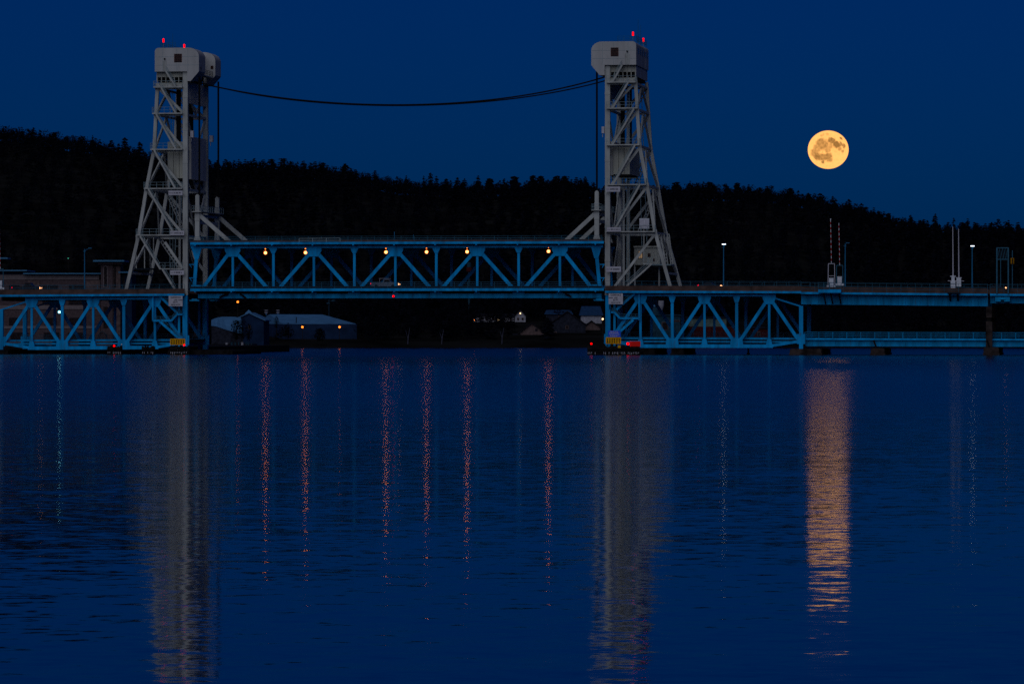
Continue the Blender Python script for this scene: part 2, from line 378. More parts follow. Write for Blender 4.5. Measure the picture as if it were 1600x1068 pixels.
def lift_span():
    root = thing('lift_span', 'blue steel truss lift span hanging between the two grey towers', 'bridge span', (U(620), 0, Z(620, 465)))
    pts = [364, 427.4, 490.7, 554, 618, 682, 746, 810.6, 875]
    us = [U(p) for p in pts]; uL, uR = U(307.7), U(932); uLb, uRb = U(303.5), U(937.6)
    yt = lambda p: 386.3 - (p - 300) * (1.6 / 640); yb = lambda p: 462.6 - (p - 300) * (0.9 / 640)
    fas = lambda p: 380.6 - (p - 300) * (1.9 / 640); fasb = lambda p: 453.6 - (p - 300) * (2.2 / 640)
    zt = lambda p: Z(p, yt(p)); zb = lambda p: Z(p, yb(p))
    ZT = zt(620); ZB_ = zb(620); ZF = Z(620, fas(620)); ZFB = Z(620, fasb(620))
    for wi, w in enumerate(WF):
        o = 0
        bm(root, 'top_chord', M['blue'], (U(299), w, ZT), (U(942), w, ZT), 0.42, 0.6)
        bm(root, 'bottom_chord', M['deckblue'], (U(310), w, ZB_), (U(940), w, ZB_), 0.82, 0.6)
        # end posts with flared heads
        for (ut, ub, s) in ((uL, uLb, 1), (uR, uRb, -1)):
            b = MB(); b.beam((ut, w, ZT - 1.2), (ub, w, ZFB), 0.62, 0.5)
            b.prism([(ut - 0.95, ZT - 0.1), (ut - 0.35, ZT - 2.2), (ut + 0.35, ZT - 2.2), (ut + 0.95, ZT - 0.1)], w - 0.33, w + 0.33)
            b.prism([(ub - 0.6, ZFB), (ub - 0.5, ZFB + 0.9), (ub + 0.9 * s * 1.6, ZFB + 0.9), (ub + 1.2 * s, ZFB)][::s], w - 0.27, w + 0.27)
            b.build('end_post', M['blue'], root)
        for i, u in enumerate(us):
            big = i % 2 == 0
            b = MB(); b.beam((u, w, ZT), (u, w, ZB_), 0.46 if not big else 0.42, 0.4); b.build('vertical', M['blue'], root)
            b = MB()
            if big: gusset(b, u, ZT + 0.2, w, 1.45, 0.85, 1.95)
            else: gusset(b, u, ZT + 0.2, w, 0.68, 0.3, 1.35)
            b.build('gusset_plate', M['blue'], root)
            b = MB()
            if not big: b.box(u - 1.1, u + 1.1, w - 0.34, w + 0.34, ZB_ - 0.35, ZB_ + 0.72)
            else: b.box(u - 0.55, u + 0.55, w - 0.34, w + 0.34, ZB_ + 0.2, ZB_ + 0.66)
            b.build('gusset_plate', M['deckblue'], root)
        tops = us[0::2]; bots = [uLb + 0.5] + us[1::2] + [uRb - 0.5]
        for i, u in enumerate(tops):
            for s, ub in ((-1, bots[i]), (1, bots[i + 1])):
                e = 0.9 if 0 < i + (s > 0) < len(tops) + 0 or True else 0
                bm(root, 'diagonal', M['blue'], (u + s * 0.75, w, ZT - 1.15), (ub - s * 0.75, w, ZFB - 0.1), 0.62, 0.46)
        wo_ = -1.5 if w == 0 else WB + 1.5
        for (zz, nm, hh) in ((ZF, 'upper_fascia', 0.44), (ZFB, 'lower_fascia', 0.48)):
            b = MB(); b.beam((U(297.5, wo_), wo_, zz), (U(943.5, wo_), wo_, zz), hh, 0.3)
            for u in [uL] + us + [uR]:
                b.prism([(u - 0.22, zz - 0.21), (u, zz - 0.5), (u + 0.22, zz - 0.21)], wo_ - 0.12, wo_ + 0.12)
                s = 1 if w == 0 else -1
                b.beam((u, wo_ + s * 0.2, zz - 0.12), (u, w, zz - 0.5), 0.16, 0.16, side=(1, 0, 0))
            b.build(nm, M['blue'], root)
    # decks
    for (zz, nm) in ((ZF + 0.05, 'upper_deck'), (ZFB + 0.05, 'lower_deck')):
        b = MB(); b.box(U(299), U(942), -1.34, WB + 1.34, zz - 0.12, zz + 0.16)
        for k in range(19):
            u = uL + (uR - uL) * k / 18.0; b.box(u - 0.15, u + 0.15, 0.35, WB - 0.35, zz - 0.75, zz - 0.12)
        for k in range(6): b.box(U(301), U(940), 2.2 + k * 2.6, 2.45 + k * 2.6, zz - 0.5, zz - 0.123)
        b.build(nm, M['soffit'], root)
    # parapets and railings
    for w in (-1.3, WB + 1.3):
        MB().box(U(299), U(942), w - 0.06, w + 0.06, ZF + 0.24, ZF + 0.62).build('upper_parapet', M['brown'], root)
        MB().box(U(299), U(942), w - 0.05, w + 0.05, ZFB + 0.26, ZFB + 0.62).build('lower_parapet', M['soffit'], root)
    for zz, hh in ((ZF + 0.2, 1.05), (ZFB + 0.25, 1.15)):
        for w in (-1.34, WB + 1.34):
            b = MB(); railing(b, (U(299), w, zz), (U(942), w, zz), hh, 2.51, 0.045, 3); b.build('railing', M['rail'], root)
    b = MB(); 
    for px in (467.5, 488.5, 510, 531.5): b.beam(P(px, 379, -1.45), P(px, 372, -1.45), 0.13)
    b.beam(P(467.5, 372.4, -1.45), P(531.5, 371.8, -1.45), 0.1); b.beam(P(467.5, 376, -1.45), P(531.5, 375.5, -1.45), 0.09); b.build('inspection_rail', M['greyrail'], root)
    # antenna whips
    for px, yt_ in ((616.3, 362), (646, 366.5)):
        bm(root, 'antenna', M['pole'], P(px, 380, -1.2), P(px, yt_, -1.2), 0.09)
    # lifting frames at both ends
    for px, ptop, xbt, xd, yd in ((308.8, 303.6, 1, 359, 377), (932.7, 297.7, -1, 884, 376)):
        for w in (0.0, WB):
            u = U(px); zt_ = Z(px, ptop); z0 = ZF + 0.22; s = xbt
            b = MB(); b.box(u - 0.42, u + 0.42, w - 0.4, w + 0.4, z0, zt_ - 2.2)
            b.prism([(u - 0.36, zt_ - 2.2), (u + 0.36, zt_ - 2.2), (u + 0.36, zt_ - 0.3), (u + 0.12, zt_), (u - 0.12, zt_), (u - 0.36, zt_ - 0.3)], w - 0.34, w + 0.34)
            b.prism([(u - 0.8, z0), (u + 0.8, z0), (u + 0.42, z0 + 1.1), (u - 0.42, z0 + 1.1)], w - 0.44, w + 0.44)
            b.box(u - 0.46, u + 0.46, w - 0.44, w + 0.44, z0 + 4.0, z0 + 5.4)
            b.build('hanger_post', M['grey'], root)
            ud = U(xd)
            b = MB(); b.beam((u + s * 0.2, w, z0 + 5.2), (ud, w, z0 + 0.1), 0.72, 0.5)
            b.build('hanger_brace', M['grey'], root)
        zp = z0 + 5.75
        b = MB(); b.box(u - 0.9, u + 0.9, -1.0, WB + 1.5, zp - 0.14, zp)
        b.box(u - 0.25, u + 0.25, 0.41, WB - 0.41, zp - 2.3, zp - 1.7); b.box(u - 0.2, u + 0.2, 0.41, WB - 0.41, zp - 1.0, zp - 0.5)
        b.build('sheave_platform', M['grey'], root)
        b = MB()
        for du in (-0.88, 0.88): railing(b, (u + du, -0.98, zp), (u + du, WB + 1.48, zp), 1.05, 1.6, 0.045, 2)
        railing(b, (u - 0.88, -0.98, zp), (u + 0.88, -0.98, zp), 1.05, 1.2, 0.045, 2); b.build('platform_railing', M['greyrail'], root)
    # bearing brackets at the ends of the lower chord
    for p0, p1 in ((297, 312), (928, 944)):
        b = MB(); b.box(U(p0), U(p1), -0.5, 1.2, Z(620, 470), Z(620, 468)); b.box(U(p0) + 0.4, U(p1) - 0.4, -0.4, 1.0, Z(620, 468), Z(620, 466.2))
        b.box(U(p0) + 0.1, U(p1) - 0.1, WB - 1.0, WB + 0.4, Z(620, 469.5), Z(620, 466.2)); b.build('bearing_bracket', M['deckblue'], root)
    for px, s in ((299.5, -1), (941, 1)):
        for py in (413, 434):
            b = MB(); b.beam(P(px - 4, py, -0.3), P(px + 4, py, -0.3), 0.14); b.beam(P(px - 3 * -s, py, -0.3), P(px, py + 5, -0.3), 0.1); b.build('guide_bracket', M['blue'], root)
    # conduits seen below the lower deck edge
    b = MB()
    for a in (((343, 465), (346, 462.5), (351, 460.4), (356, 459.5)), ((375, 459.5), (380, 462), (385, 467), (385, 468)), ((883, 459.3), (888, 460.5), (892, 463.5), (891, 464))):
        b.tube([P(x, y, -0.7) for x, y in a], 0.18, 6)
    b.build('cable_conduit', M['black'], root)
    return ZT, ZB_, ZF, ZFB
ZT, ZBt, ZF, ZFB = lift_span()

# amber lamps under the upper deck
for i, (px, lb) in enumerate([(414.8, 'amber lamp under the top deck nearest the left grey tower'), (477.3, 'second amber lamp from the left under the top deck of the lift span'),
                 (603.1, 'amber lamp just left of the middle gusset under the red marker lamp'), (666.5, 'amber lamp just right of the middle gusset of the lift span'),
                 (729.8, 'second amber lamp from the right under the top deck of the lift span'), (857, 'amber lamp under the top deck nearest the right grey tower')]):
    w = 1.6; y0 = 394.9 - (px - 414) * 0.0055
    t = thing('deck_lamp', lb, 'lamp', P(px, y0 + 2.5, w), group='amber lamps under the top deck of the lift span')
    u, _, z = P(px, y0, w)
    b = MB(); b.beam((u, w, ZF - 0.1), (u, w + 0.02, z + 0.45), 0.12); b.box(u - 0.5, u + 0.5, w + 0.42, w + 0.5, z - 0.4, z + 0.5)
    b.box(u - 0.5, u + 0.5, w - 0.1, w + 0.42, z + 0.42, z + 0.5); b.box(u - 0.5, u + 0.5, w - 0.05, w + 0.42, z - 0.46, z - 0.4); b.box(u - 0.5, u - 0.43, w - 0.02, w + 0.42, z - 0.4, z + 0.42); b.box(u + 0.43, u + 0.5, w - 0.02, w + 0.42, z - 0.4, z + 0.42)
    b.build('added_hood', M['dark'], t)  # hood added to keep the bulb's light off the steelwork
    MB().ball((u, w, z), 0.28).build('bulb', M['e_amber'], t)
    MB().ball((u, w - 0.05, z + 0.72), 0.12).build('pilot_bulb', M['e_amber2'], t)
def small_light(px, py, w, r, m, name, label, cat, hood=True, group=None, bridge=True, rz=None):
    org = P(px, py, w) if bridge else (XP(px, w), w, ZP(py, w))
    t = thing(name, label, cat, (org[0], org[1], org[2] - r), bridge=bridge, group=group)
    MB().ball(org, r, rz, 10, 6).build('bulb', m, t)
    b = MB(); b.tube([(org[0], org[1] + r * 0.2, org[2] - (rz or r) * 1.5), (org[0], org[1] + r * 0.2, org[2] - (rz or r) * 0.85)], r * 0.6, 8)
    b.build('lamp_base', M['dark'], t)
    return t
small_light(614.7, 462.6, -0.75, 0.2, M['e_navred'], 'navigation_lamp', 'red marker lamp under the middle of the lift span', 'lamp')

# ---- approach trusses (left and right)
def approach(name, label, pts, bigs, ends, ytop, ybot, yfas, ydeck, x0, x1, last_drop, stair):
    root = thing(name, label, 'bridge span', (U((x0 + x1) / 2), 0, Z((x0 + x1) / 2, ybot((x0 + x1) / 2))))
    z_t = lambda p: Z(p, ytop(p)); z_b = lambda p: Z(p, ybot(p))
    eL, eR = ends
    for w in WF:
        zz = [(U(p), z_t(p)) for p in pts]
        bm(root, 'top_chord', M['blue'], (U(max(x0, bigs[0] if eL != x0 and last_drop < 0 else x0)), w, z_t(x0)), (U(min(x1, pts[-1] + 6) if last_drop > 0 else x1), w, z_t(pts[-1] if last_drop > 0 else x1)), 0.42, 0.55)
        # bottom chord, lifting towards the outer end
        b = MB(); pb = [p for p in pts]
        a, z_ = pb[0], pb[-1]
        b.beam((U(a), w, z_b(a)), (U(z_), w, z_b(z_)), 0.64, 0.55); b.build('bottom_chord', M['blue'], root)
        for (pe, pi) in ((eL, a), (eR, z_)):
            ze = z_b(pi) + 0.95
            bm(root, 'bottom_chord', M['blue'], (U(pi), w, z_b(pi)), (U(pe), w, ze), 0.5, 0.5)
        for pe, outer in ((eL, last_drop < 0), (eR, last_drop > 0)):
            b = MB(); top = z_t(pe) + 0.35 if not outer else z_t(pe) - 1.9
            b.box(U(pe) - 0.36, U(pe) + 0.36, w - 0.36, w + 0.36, z_b(pe) - 0.55, top)
            b.box(U(pe) - 0.75, U(pe) + 0.75, w - 0.3, w + 0.3, z_b(pe) + 0.4, z_b(pe) + 2.2)
            b.build('end_post', M['blue'], root)
            if outer:
                pi = pts[-1] if last_drop > 0 else pts[0]
                bm(root, 'tie_rod', M['blue'], (U(pi), w, z_t(pi) - 0.2), (U(pe), w, top - 0.1), 0.26, 0.3)
        for p in pts:
            u = U(p); big = p in bigs
            bm(root, 'vertical', M['blue'], (u, w, z_t(p)), (u, w, z_b(p)), 0.42 if big else 0.52, 0.4)
            b = MB()
            if big: gusset(b, u, z_t(p) + 0.35, w, 1.2, 0.75, 1.95)
            else: gusset(b, u, z_t(p) + 0.2, w, 0.6, 0.3, 1.5)
            b.build('gusset_plate', M['blue'], root)
            b = MB()
            if big: b.prism([(u - 0.68, z_b(p) - 0.3), (u + 0.68, z_b(p) - 0.3), (u + 0.36, z_b(p) + 1.25), (u - 0.36, z_b(p) + 1.25)], w - 0.3, w + 0.3)
            else: b.prism([(u - 1.25, z_b(p) - 0.33), (u + 1.25, z_b(p) - 0.33), (u + 1.1, z_b(p) + 1.0), (u + 0.75, z_b(p) + 1.4), (u - 0.75, z_b(p) + 1.4), (u - 1.1, z_b(p) + 1.0)], w - 0.31, w + 0.31)
            b.build('gusset_plate', M['blue'], root)
        nb = [eL] + [p for p in pts if p not in bigs] + [eR]
        for p in bigs:
            lo = max([q for q in nb if q < p]); hi = min([q for q in nb if q > p])
            for s, qx in ((-1, lo), (1, hi)):
                zb_ = z_b(qx) + (1.0 if qx not in ends else 1.3)
                bm(root, 'diagonal', M['blue'], (U(p) + s * 0.55, w, z_t(p) - 1.1), (U(qx) - s * 0.62, w, zb_), 0.58, 0.46)
    # decks
    za, zc = Z(x0, yfas(x0)), Z(x1, yfas(x1)); la, lc = Z(x0, ydeck(x0)), Z(x1, ydeck(x1))
    for w in (-1.5, WB + 1.5):
        b = MB(); b.beam((U(x0), w, za), (U(x1), w, zc), 0.38, 0.3)
        for p in pts: b.beam((U(p), w, Z(p, yfas(p)) - 0.1), (U(p), min(max(w, 0.1), WB - 0.1), Z(p, yfas(p)) - 0.55), 0.16, 0.16, side=(1, 0, 0))
        b.build('upper_fascia', M['blue'], root)
    def slab(b, z0, z1, wa, wb_, t0, t1):
        b.add([(U(x0), wa, z0 + t0), (U(x1), wa, z1 + t0), (U(x1), wb_, z1 + t0), (U(x0), wb_, z0 + t0), (U(x0), wa, z0 + t1), (U(x1), wa, z1 + t1), (U(x1), wb_, z1 + t1), (U(x0), wb_, z0 + t1)],
              [(0,3,2,1),(4,5,6,7),(0,1,5,4),(1,2,6,5),(2,3,7,6),(3,0,4,7)])
    b = MB(); slab(b, za, zc, -1.34, WB + 1.34, -0.1, 0.19)
    nbm = 14
    for k in range(nbm + 1):
        f = k / nbm; u = U(x0) + 0.3 + (U(x1) - U(x0) - 0.6) * f; z = za + (zc - za) * f; b.box(u - 0.14, u + 0.14, 0.4, WB - 0.4, z - 0.95, z - 0.1)
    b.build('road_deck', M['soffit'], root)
    b = MB(); slab(b, za, zc, 0.6, WB - 0.6, 0.194, 0.21); b.build('road_surface', M['asphalt'], root)
    for w in (-1.28, WB + 1.28):
        b = MB(); slab(b, za, zc, w - 0.08, w + 0.08, 0.2, 1.12); b.build('parapet', M['brown'], root)
    for w in (-1.32, WB + 1.32):
        b = MB(); railing(b, (U(x0), w, za + 0.2), (U(x1), w, zc + 0.2), 1.75, 2.3, 0.035, 3); b.build('railing', M['rail'], root)
    b = MB(); slab(b, la, lc, 0.9, WB - 0.9, -0.1, 0.12); b.build('lower_deck', M['soffit'], root)
    for w in (0.75, WB - 0.75):
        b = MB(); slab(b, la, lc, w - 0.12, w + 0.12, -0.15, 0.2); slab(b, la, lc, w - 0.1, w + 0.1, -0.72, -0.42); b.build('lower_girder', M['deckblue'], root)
    b = MB(); railing(b, (U(x0), WB - 1.2, la + 0.1), (U(x1), WB - 1.2, lc + 0.1), 1.0, 2.4, 0.06, 3); b.build('lower_railing', M['rail'], root)
    # access stair in the panel beside the tower
    b = MB()
    for (a, c, t) in stair: b.beam(P(a[0], a[1], -0.8), P(c[0], c[1], -0.8), t, 0.35)
    b.build('access_stair', M['blue'], root)
    b = MB()
    for (a, c, t) in stair:
        if abs(a[0] - c[0]) > 3:
            for dy in (3.2, 6.4): b.beam(P(a[0], a[1] - dy, -0.95), P(c[0], c[1] - dy, -0.95), 0.08)
            for k in range(1, 5): 
                f = k / 5; x = a[0] + (c[0] - a[0]) * f; y = a[1] + (c[1] - a[1]) * f; b.beam(P(x, y, -0.95), P(x, y - 6.4, -0.95), 0.07)
    b.build('stair_railing', M['rail'], root)
    return root
lroot = approach('truss_span', 'blue approach truss span left of the left grey tower', [49.8, 97.6, 145.9, 193.8, 242.3], [49.8, 145.9, 242.3], (2.5, 289.6),
         lambda p: 466.9 - p * 0.004, lambda p: 543.9 - p * 0.0055, lambda p: 462.0 - p * 0.0055, lambda p: 532.3 - p * 0.004, 0, 291, -1,
         [((248, 461), (278, 489.5), 0.4), ((239, 500.7), (268, 500.7), 0.36), ((268, 500.7), (277, 490.8), 0.34), ((277, 490.8), (285, 490.8), 0.34), ((250, 502), (278, 527), 0.42), ((278, 527), (286, 527), 0.36), ((239, 462), (239, 501), 0.3)])
rroot = approach('truss_span', 'blue approach truss span right of the right grey tower', [1000.8, 1050.5, 1100.9, 1151.2, 1202], [1000.8, 1100.9, 1202], (950.5, 1251.9),
         lambda p: 460.9 + (p - 1000) * 0.002, lambda p: 540.4 + (p - 1000) * 0.0005, lambda p: 456.0 + (p - 1000) * 0.002, lambda p: 528.4 + (p - 1000) * 0.003, 947, 1253, 1,
         [((991.6, 458.5), (963.5, 483.5), 0.4), ((955, 487.3), (960, 487.3), 0.36), ((960, 487.3), (969, 497), 0.36), ((969, 497), (999, 497), 0.36), ((989.5, 499.5), (969, 517.5), 0.42), ((998.7, 458), (998.7, 500), 0.24)])
# far columns of the tower legs below the road (blue)
for px, ya, yb_, rt, s in ((289.8, 461, 546, lroot, 1), (950.2, 458, 545, rroot, -1)):
    for w in WF:
        b = MB(); b.box(U(px) - 0.45, U(px) + 0.45, w - 0.45, w + 0.45, Z(px, yb_), Z(px, ya)); b.build('tower_leg_base', M['blue'], rt)
        b = MB(); u2 = U(px) - s * 1.2
        b.box(u2 - 0.2, u2 + 0.2, w - 0.2, w + 0.2, Z(px, yb_), Z(px, ya)); b.build('tower_leg_base', M['deckblue'], rt)

# ---- girder spans at the right
def girder(name, label, x0, x1, yt0, yt1, yb0, yb1, w0, w1, step, railed, fasc=True, par=True):
    root = thing(name, label, 'bridge span', P((x0 + x1) / 2, (yb0 + yb1) / 2, 0))
    zt0, zt1, zb0, zb1 = Z(x0, yt0), Z(x1, yt1), Z(x0, yb0), Z(x1, yb1); u0, u1 = U(x0), U(x1)
    for w in (w0, w1):
        b = MB(); b.add([(u0, w - .12, zb0), (u1, w - .12, zb1), (u1, w + .12, zb1), (u0, w + .12, zb0), (u0, w - .12, zt0), (u1, w - .12, zt1), (u1, w + .12, zt1), (u0, w + .12, zt0)],
                        [(0,3,2,1),(4,5,6,7),(0,1,5,4),(1,2,6,5),(2,3,7,6),(3,0,4,7)])
        b.beam((u0, w, zb0), (u1, w, zb1), 0.1, 0.6)
        n = int((u1 - u0) / step)
        for k in range(n + 1):
            f = (k + 0.3) / (n + 0.6); u = u0 + (u1 - u0) * f; b.box(u - 0.04, u + 0.04, w - 0.28, w + 0.28, zb0 + (zb1 - zb0) * f + 0.06, zt0 + (zt1 - zt0) * f - 0.03)
        b.build('girder', M['deckblue'], root)
    ws = (w0 - 1.45, w1 + 1.45) if fasc else (w0 - 0.5, w1 + 0.5)
    for w in ws:
        b = MB(); b.beam((u0, w, zt0 + 0.12), (u1, w, zt1 + 0.12), 0.36, 0.3); b.build('fascia', M['blue'], root)
    b = MB(); wa, wb_ = ws[0] + 0.17, ws[1] - 0.17
    b.add([(u0, wa, zt0 + 0.02), (u1, wa, zt1 + 0.02), (u1, wb_, zt1 + 0.02), (u0, wb_, zt0 + 0.02), (u0, wa, zt0 + .32), (u1, wa, zt1 + .32), (u1, wb_, zt1 + .32), (u0, wb_, zt0 + .32)],
          [(0,3,2,1),(4,5,6,7),(0,1,5,4),(1,2,6,5),(2,3,7,6),(3,0,4,7)])
    b.build('deck', M['soffit'], root)
    if par:
        for w in (ws[0] + 0.22, ws[1] - 0.22): MB().beam((u0, w, zt0 + 0.8), (u1, w, zt1 + 0.8), 0.92, 0.14).build('parapet', M['brown'], root)
    for w in (ws[0] + 0.12, ws[1] - 0.12):
        b = MB(); railing(b, (u0, w, zt0 + 0.3), (u1, w, zt1 + 0.3), 1.75 if par else 1.05, 2.6 if par else 2.6, 0.035 if par else 0.075, 3); b.build('railing', M['rail'] if par else M['deckblue'], root)
    return root
girder('girder_span', 'blue upper plate girder span carrying the road right of the right truss', 1252, 1543.5, 458.6, 461.4, 474.7, 477.9, 0, WB, 1.32, True)
girder('girder_span', 'shallow blue upper girder span at the right edge past the brown column', 1547.5, 1720, 461.3, 463, 473, 474, 0, WB, 2.2, True)
girder('girder_span', 'blue lower girder span with railing low over the water at the right', 1257, 1720, 530.3, 531.7, 540.2, 541.5, 1.2, WB - 1.2, 4.3, True, fasc=False, par=False)
b = MB()

# ---- piers and fenders
def pier(px0, px1, ytop, ybot, w0, w1, m, label, name='bridge_pier', group=None, chamf=0.25):
    u0, u1 = U(px0, w0), U(px1, w0); z1 = Z((px0 + px1) / 2, ytop, w0)
    b = MB(); b.prism([(u0, -1.2), (u1, -1.2), (u1, z1 - chamf), (u1 - chamf, z1), (u0 + chamf, z1), (u0, z1 - chamf)], w0, w1)
    b.box(u0 - 0.12, u1 + 0.12, w0 - 0.12, w1 + 0.12, -1.1, z1 * 0.25)
    return single(b, name, m, label, 'pier', ((u0 + u1) / 2, (w0 + w1) / 2, -1.2), group=group)
pier(296, 363, 546.5, 553, -4.5, WB + 4, M['pierdark'], 'low dark concrete pier under the left tower reaching right of it')
pier(262, 296, 546.5, 553, -3.5, WB + 4, M['pierdark'], 'dark pier block directly under the front leg of the left tower')
pier(948, 1002, 546.5, 553, -3.5, WB + 4, M['pierdark'], 'dark pier block under the front leg of the right tower behind the fender piles')
pier(1001, 1022.5, 544, 552, -1, WB + 2, M['pierdark'], 'square dark pier just right of the red board')
pier(1048.5, 1068, 544, 552, -1, WB + 2, M['pierdark'], 'square dark pier under the first bottom gusset right of the right tower')
pier(1234, 1283.3, 544.6, 552.8, -1.5, WB + 3, M['pier'], 'wide brown pier where the right truss meets the girder span')
pier(1360.5, 1382, 543.8, 552.8, -0.5, WB + 1, M['pier'], 'small brown pier under the middle of the lower girder')
pier(1536.7, 1560.7, 542.2, 552.8, -0.5, WB + 1, M['pier'], 'brown pier under the tall brown column')
pier(-6, 12, 546, 556, -1.5, WB + 3, M['pierdark'], 'dark pier under the far left end of the left truss')
pier(1167.8, 1170.2, 543, 549, 4, 4.4, M['pierdark'], 'thin dark pile under the bottom chord of the right truss', 'pile', chamf=0.02)
for px in (1247, 1375, 1549):
    pass
# bearings and raking struts on the right piers
for px, lb in ((1255, 'black raking strut on the wide brown pier'), (1366, 'black raking strut on the small brown pier'), (1543, 'black raking strut on the pier under the brown column')):
    b = MB(); b.beam(P(px - 1, 531, -0.1), P(px + 4, 545, -0.1), 0.3, 0.3); b.beam(P(px + 4, 541, 0.3), P(px + 4, 546, 0.3), 0.7, 0.5)
    single(b, 'raking_strut', M['black'], lb, 'strut', P(px, 545, 0))
# brown column carrying the right girders
t = thing('bridge_column', 'tall brown concrete column with a dark gap beneath the road girder joint', 'column', P(1546, 543, 3))
for w in (0.3, WB - 0.3):
    b = MB(); b.box(U(1541), U(1550), w - 0.6, w + 0.6, Z(1546, 496), Z(1546, 479)); b.build('column_head', M['pier'], t)
    b = MB(); b.box(U(1540.5), U(1550.5), w - 0.5, w + 0.7, Z(1546, 543), Z(1546, 502)); b.build('column_shaft', M['pier'], t)
    b = MB(); b.box(U(1542), U(1549), w - 0.3, w + 0.4, Z(1546, 502), Z(1546, 496)); b.build('column_neck', M['pierdark'], t)

def fender(px0, px1, label, n, ytop=541, lit=True):
    """a cluster of timber piles lashed together, pale marks on their faces"""
    t = thing('fender_cluster', label, 'fender', (U((px0 + px1) / 2, -6), -6, 0), group='dark fender pile clusters in front of the piers')
    rnd = random.Random(int(px0)); zt_ = Z(px0, ytop, -6)
    b = MB(); sc_ = MB()
    for k in range(n):
        u = U(px0, -6) + (U(px1, -6) - U(px0, -6)) * (k + 0.5) / n
        for w in (-6.0, -5.2):
            h = zt_ + rnd.uniform(-0.25, 0.15); b.tube([(u, w, -1.5), (u + rnd.uniform(-.05, .05), w, h)], 0.2, 7)
        if lit and rnd.random() < 0.75:
            z = rnd.uniform(0.25, 0.7); sc_.box(u - 0.05, u + 0.05, -6.28, -6.18, z * 0.4, z * 0.4 + rnd.uniform(0.25, 0.6))
    b.build('pile', M['pierdark'], t)
    b = MB(); 
    for zz in (zt_ * 0.72, zt_ * 0.45): b.box(U(px0, -6), U(px1, -6), -6.42, -6.22, zz - 0.12, zz + 0.12)
    b.build('wale', M['pierdark'], t)
    if sc_.v: sc_.build('pale_mark', M['sign'], t)
fender(168, 190, 'small dark fender pile cluster with red lamp under the left truss', 8)
fender(222, 240.5, 'small dark fender pile cluster under the left truss between two others', 7)
fender(266, 296, 'dark fender pile cluster below the yellow hoarding at the left tower', 11)
fender(918, 999.5, 'long dark row of fender piles below the yellow hoarding at the right tower', 30, 541)
small_light(178.3, 540.2, -6.3, 0.19, M['e_navred'], 'navigation_lamp', 'red lamp on the small fender left of the left tower', 'lamp')
small_light(287.7, 538.8, -6.3, 0.19, M['e_navred'], 'navigation_lamp', 'red lamp beside the yellow hoarding at the left tower', 'lamp')
small_light(924, 536.8, -6.3, 0.19, M['e_navred'], 'navigation_lamp', 'red lamp at the channel end of the right tower fender', 'lamp')
small_light(981, 536.8, -6.3, 0.26, M['e_navred'], 'navigation_lamp', 'red lamp touching the red board right of the right tower', 'lamp')
small_light(190, 538, -6.2, 0.13, M['white'], 'fender_marker', 'small pale unlit marker right of the red lamp on the left fender', 'marker')
small_light(92.7, 487.3, 3.0, 0.24, M['e_white'], 'navigation_lamp', 'bright white lamp inside the left truss', 'lamp')
small_light(947.8, 280, 0.8, 0.14, M['e_green'], 'navigation_lamp', 'green lamp on the front column of the right tower', 'lamp')

# hoardings and boards
def board(name, px0, px1, y0, y1, w, m, label, cat, extra=None):
    u0, u1 = U(px0, w), U(px1, w); z1, z0 = Z(px0, y0, w), Z(px0, y1, w)
    t = thing(name, label, cat, ((u0 + u1) / 2, w, z0))
    b = MB(); b.box(u0, u1, w - 0.05, w + 0.05, z0, z1); 
    b.build('panel', m, t)
    b = MB(); b.box(u0 + 0.1, u0 + 0.22, w + 0.052, w + 0.16, z0 - 1.0, z1); b.box(u1 - 0.22, u1 - 0.1, w + 0.052, w + 0.16, z0 - 1.0, z1); b.build('support', M['dark'], t)
    if extra: extra(t, u0, u1, z0, z1, w)
    return t
def ribs(t, u0, u1, z0, z1, w):
    b = MB()
    for k in range(7):
        u = u0 + (u1 - u0) * k / 6.0; b.box(u - 0.09, u + 0.09, w - 0.16, w - 0.052, z0 + 0.02, z1 - 0.02)
    b.box(u0, u1, w - 0.2, w - 0.162, z1 - 0.16, z1 + 0.02); b.build('batten', M['yellow'], t)
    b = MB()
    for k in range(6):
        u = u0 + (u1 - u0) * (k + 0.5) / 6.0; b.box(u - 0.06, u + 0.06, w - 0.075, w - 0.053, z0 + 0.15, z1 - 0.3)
    b.build('gap_shade', M['dark'], t)  # dark strips paint in the shade of the gaps between yellow panels
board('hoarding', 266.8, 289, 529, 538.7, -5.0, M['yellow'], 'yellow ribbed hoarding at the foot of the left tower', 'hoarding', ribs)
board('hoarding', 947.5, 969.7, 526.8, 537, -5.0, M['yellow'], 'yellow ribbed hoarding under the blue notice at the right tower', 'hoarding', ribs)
board('yellow_box', 965.5, 969.7, 539.3, 543.3, -6.5, M['yellow'], 'small yellow box under the yellow hoarding at the right tower', 'box')
def blue_lines(t, u0, u1, z0, z1, w):
    b = MB()
    for k in range(4):
        z = z1 - (z1 - z0) * (k + 0.7) / 4.4; d = [0.35, 0.2, 0.25, 0.4][k]
        u = u0 + d
        rr = random.Random(k)
        while u < u1 - d - 0.15:
            L = rr.uniform(0.12, 0.42); b.box(u, min(u + L, u1 - d), w - 0.075, w - 0.053, z - 0.055, z + 0.055); u += L + 0.09
    b.build('lettering', M['sign'], t)
board('notice_board', 950.2, 969.7, 516.2, 526.3, -4.8, M['signblue'], 'bright blue notice board above the yellow hoarding', 'sign', blue_lines)
board('marker_board', 984, 1000.6, 533, 541, -6.2, M['signred'], 'bright red rectangular board at the foot of the right tower', 'sign')
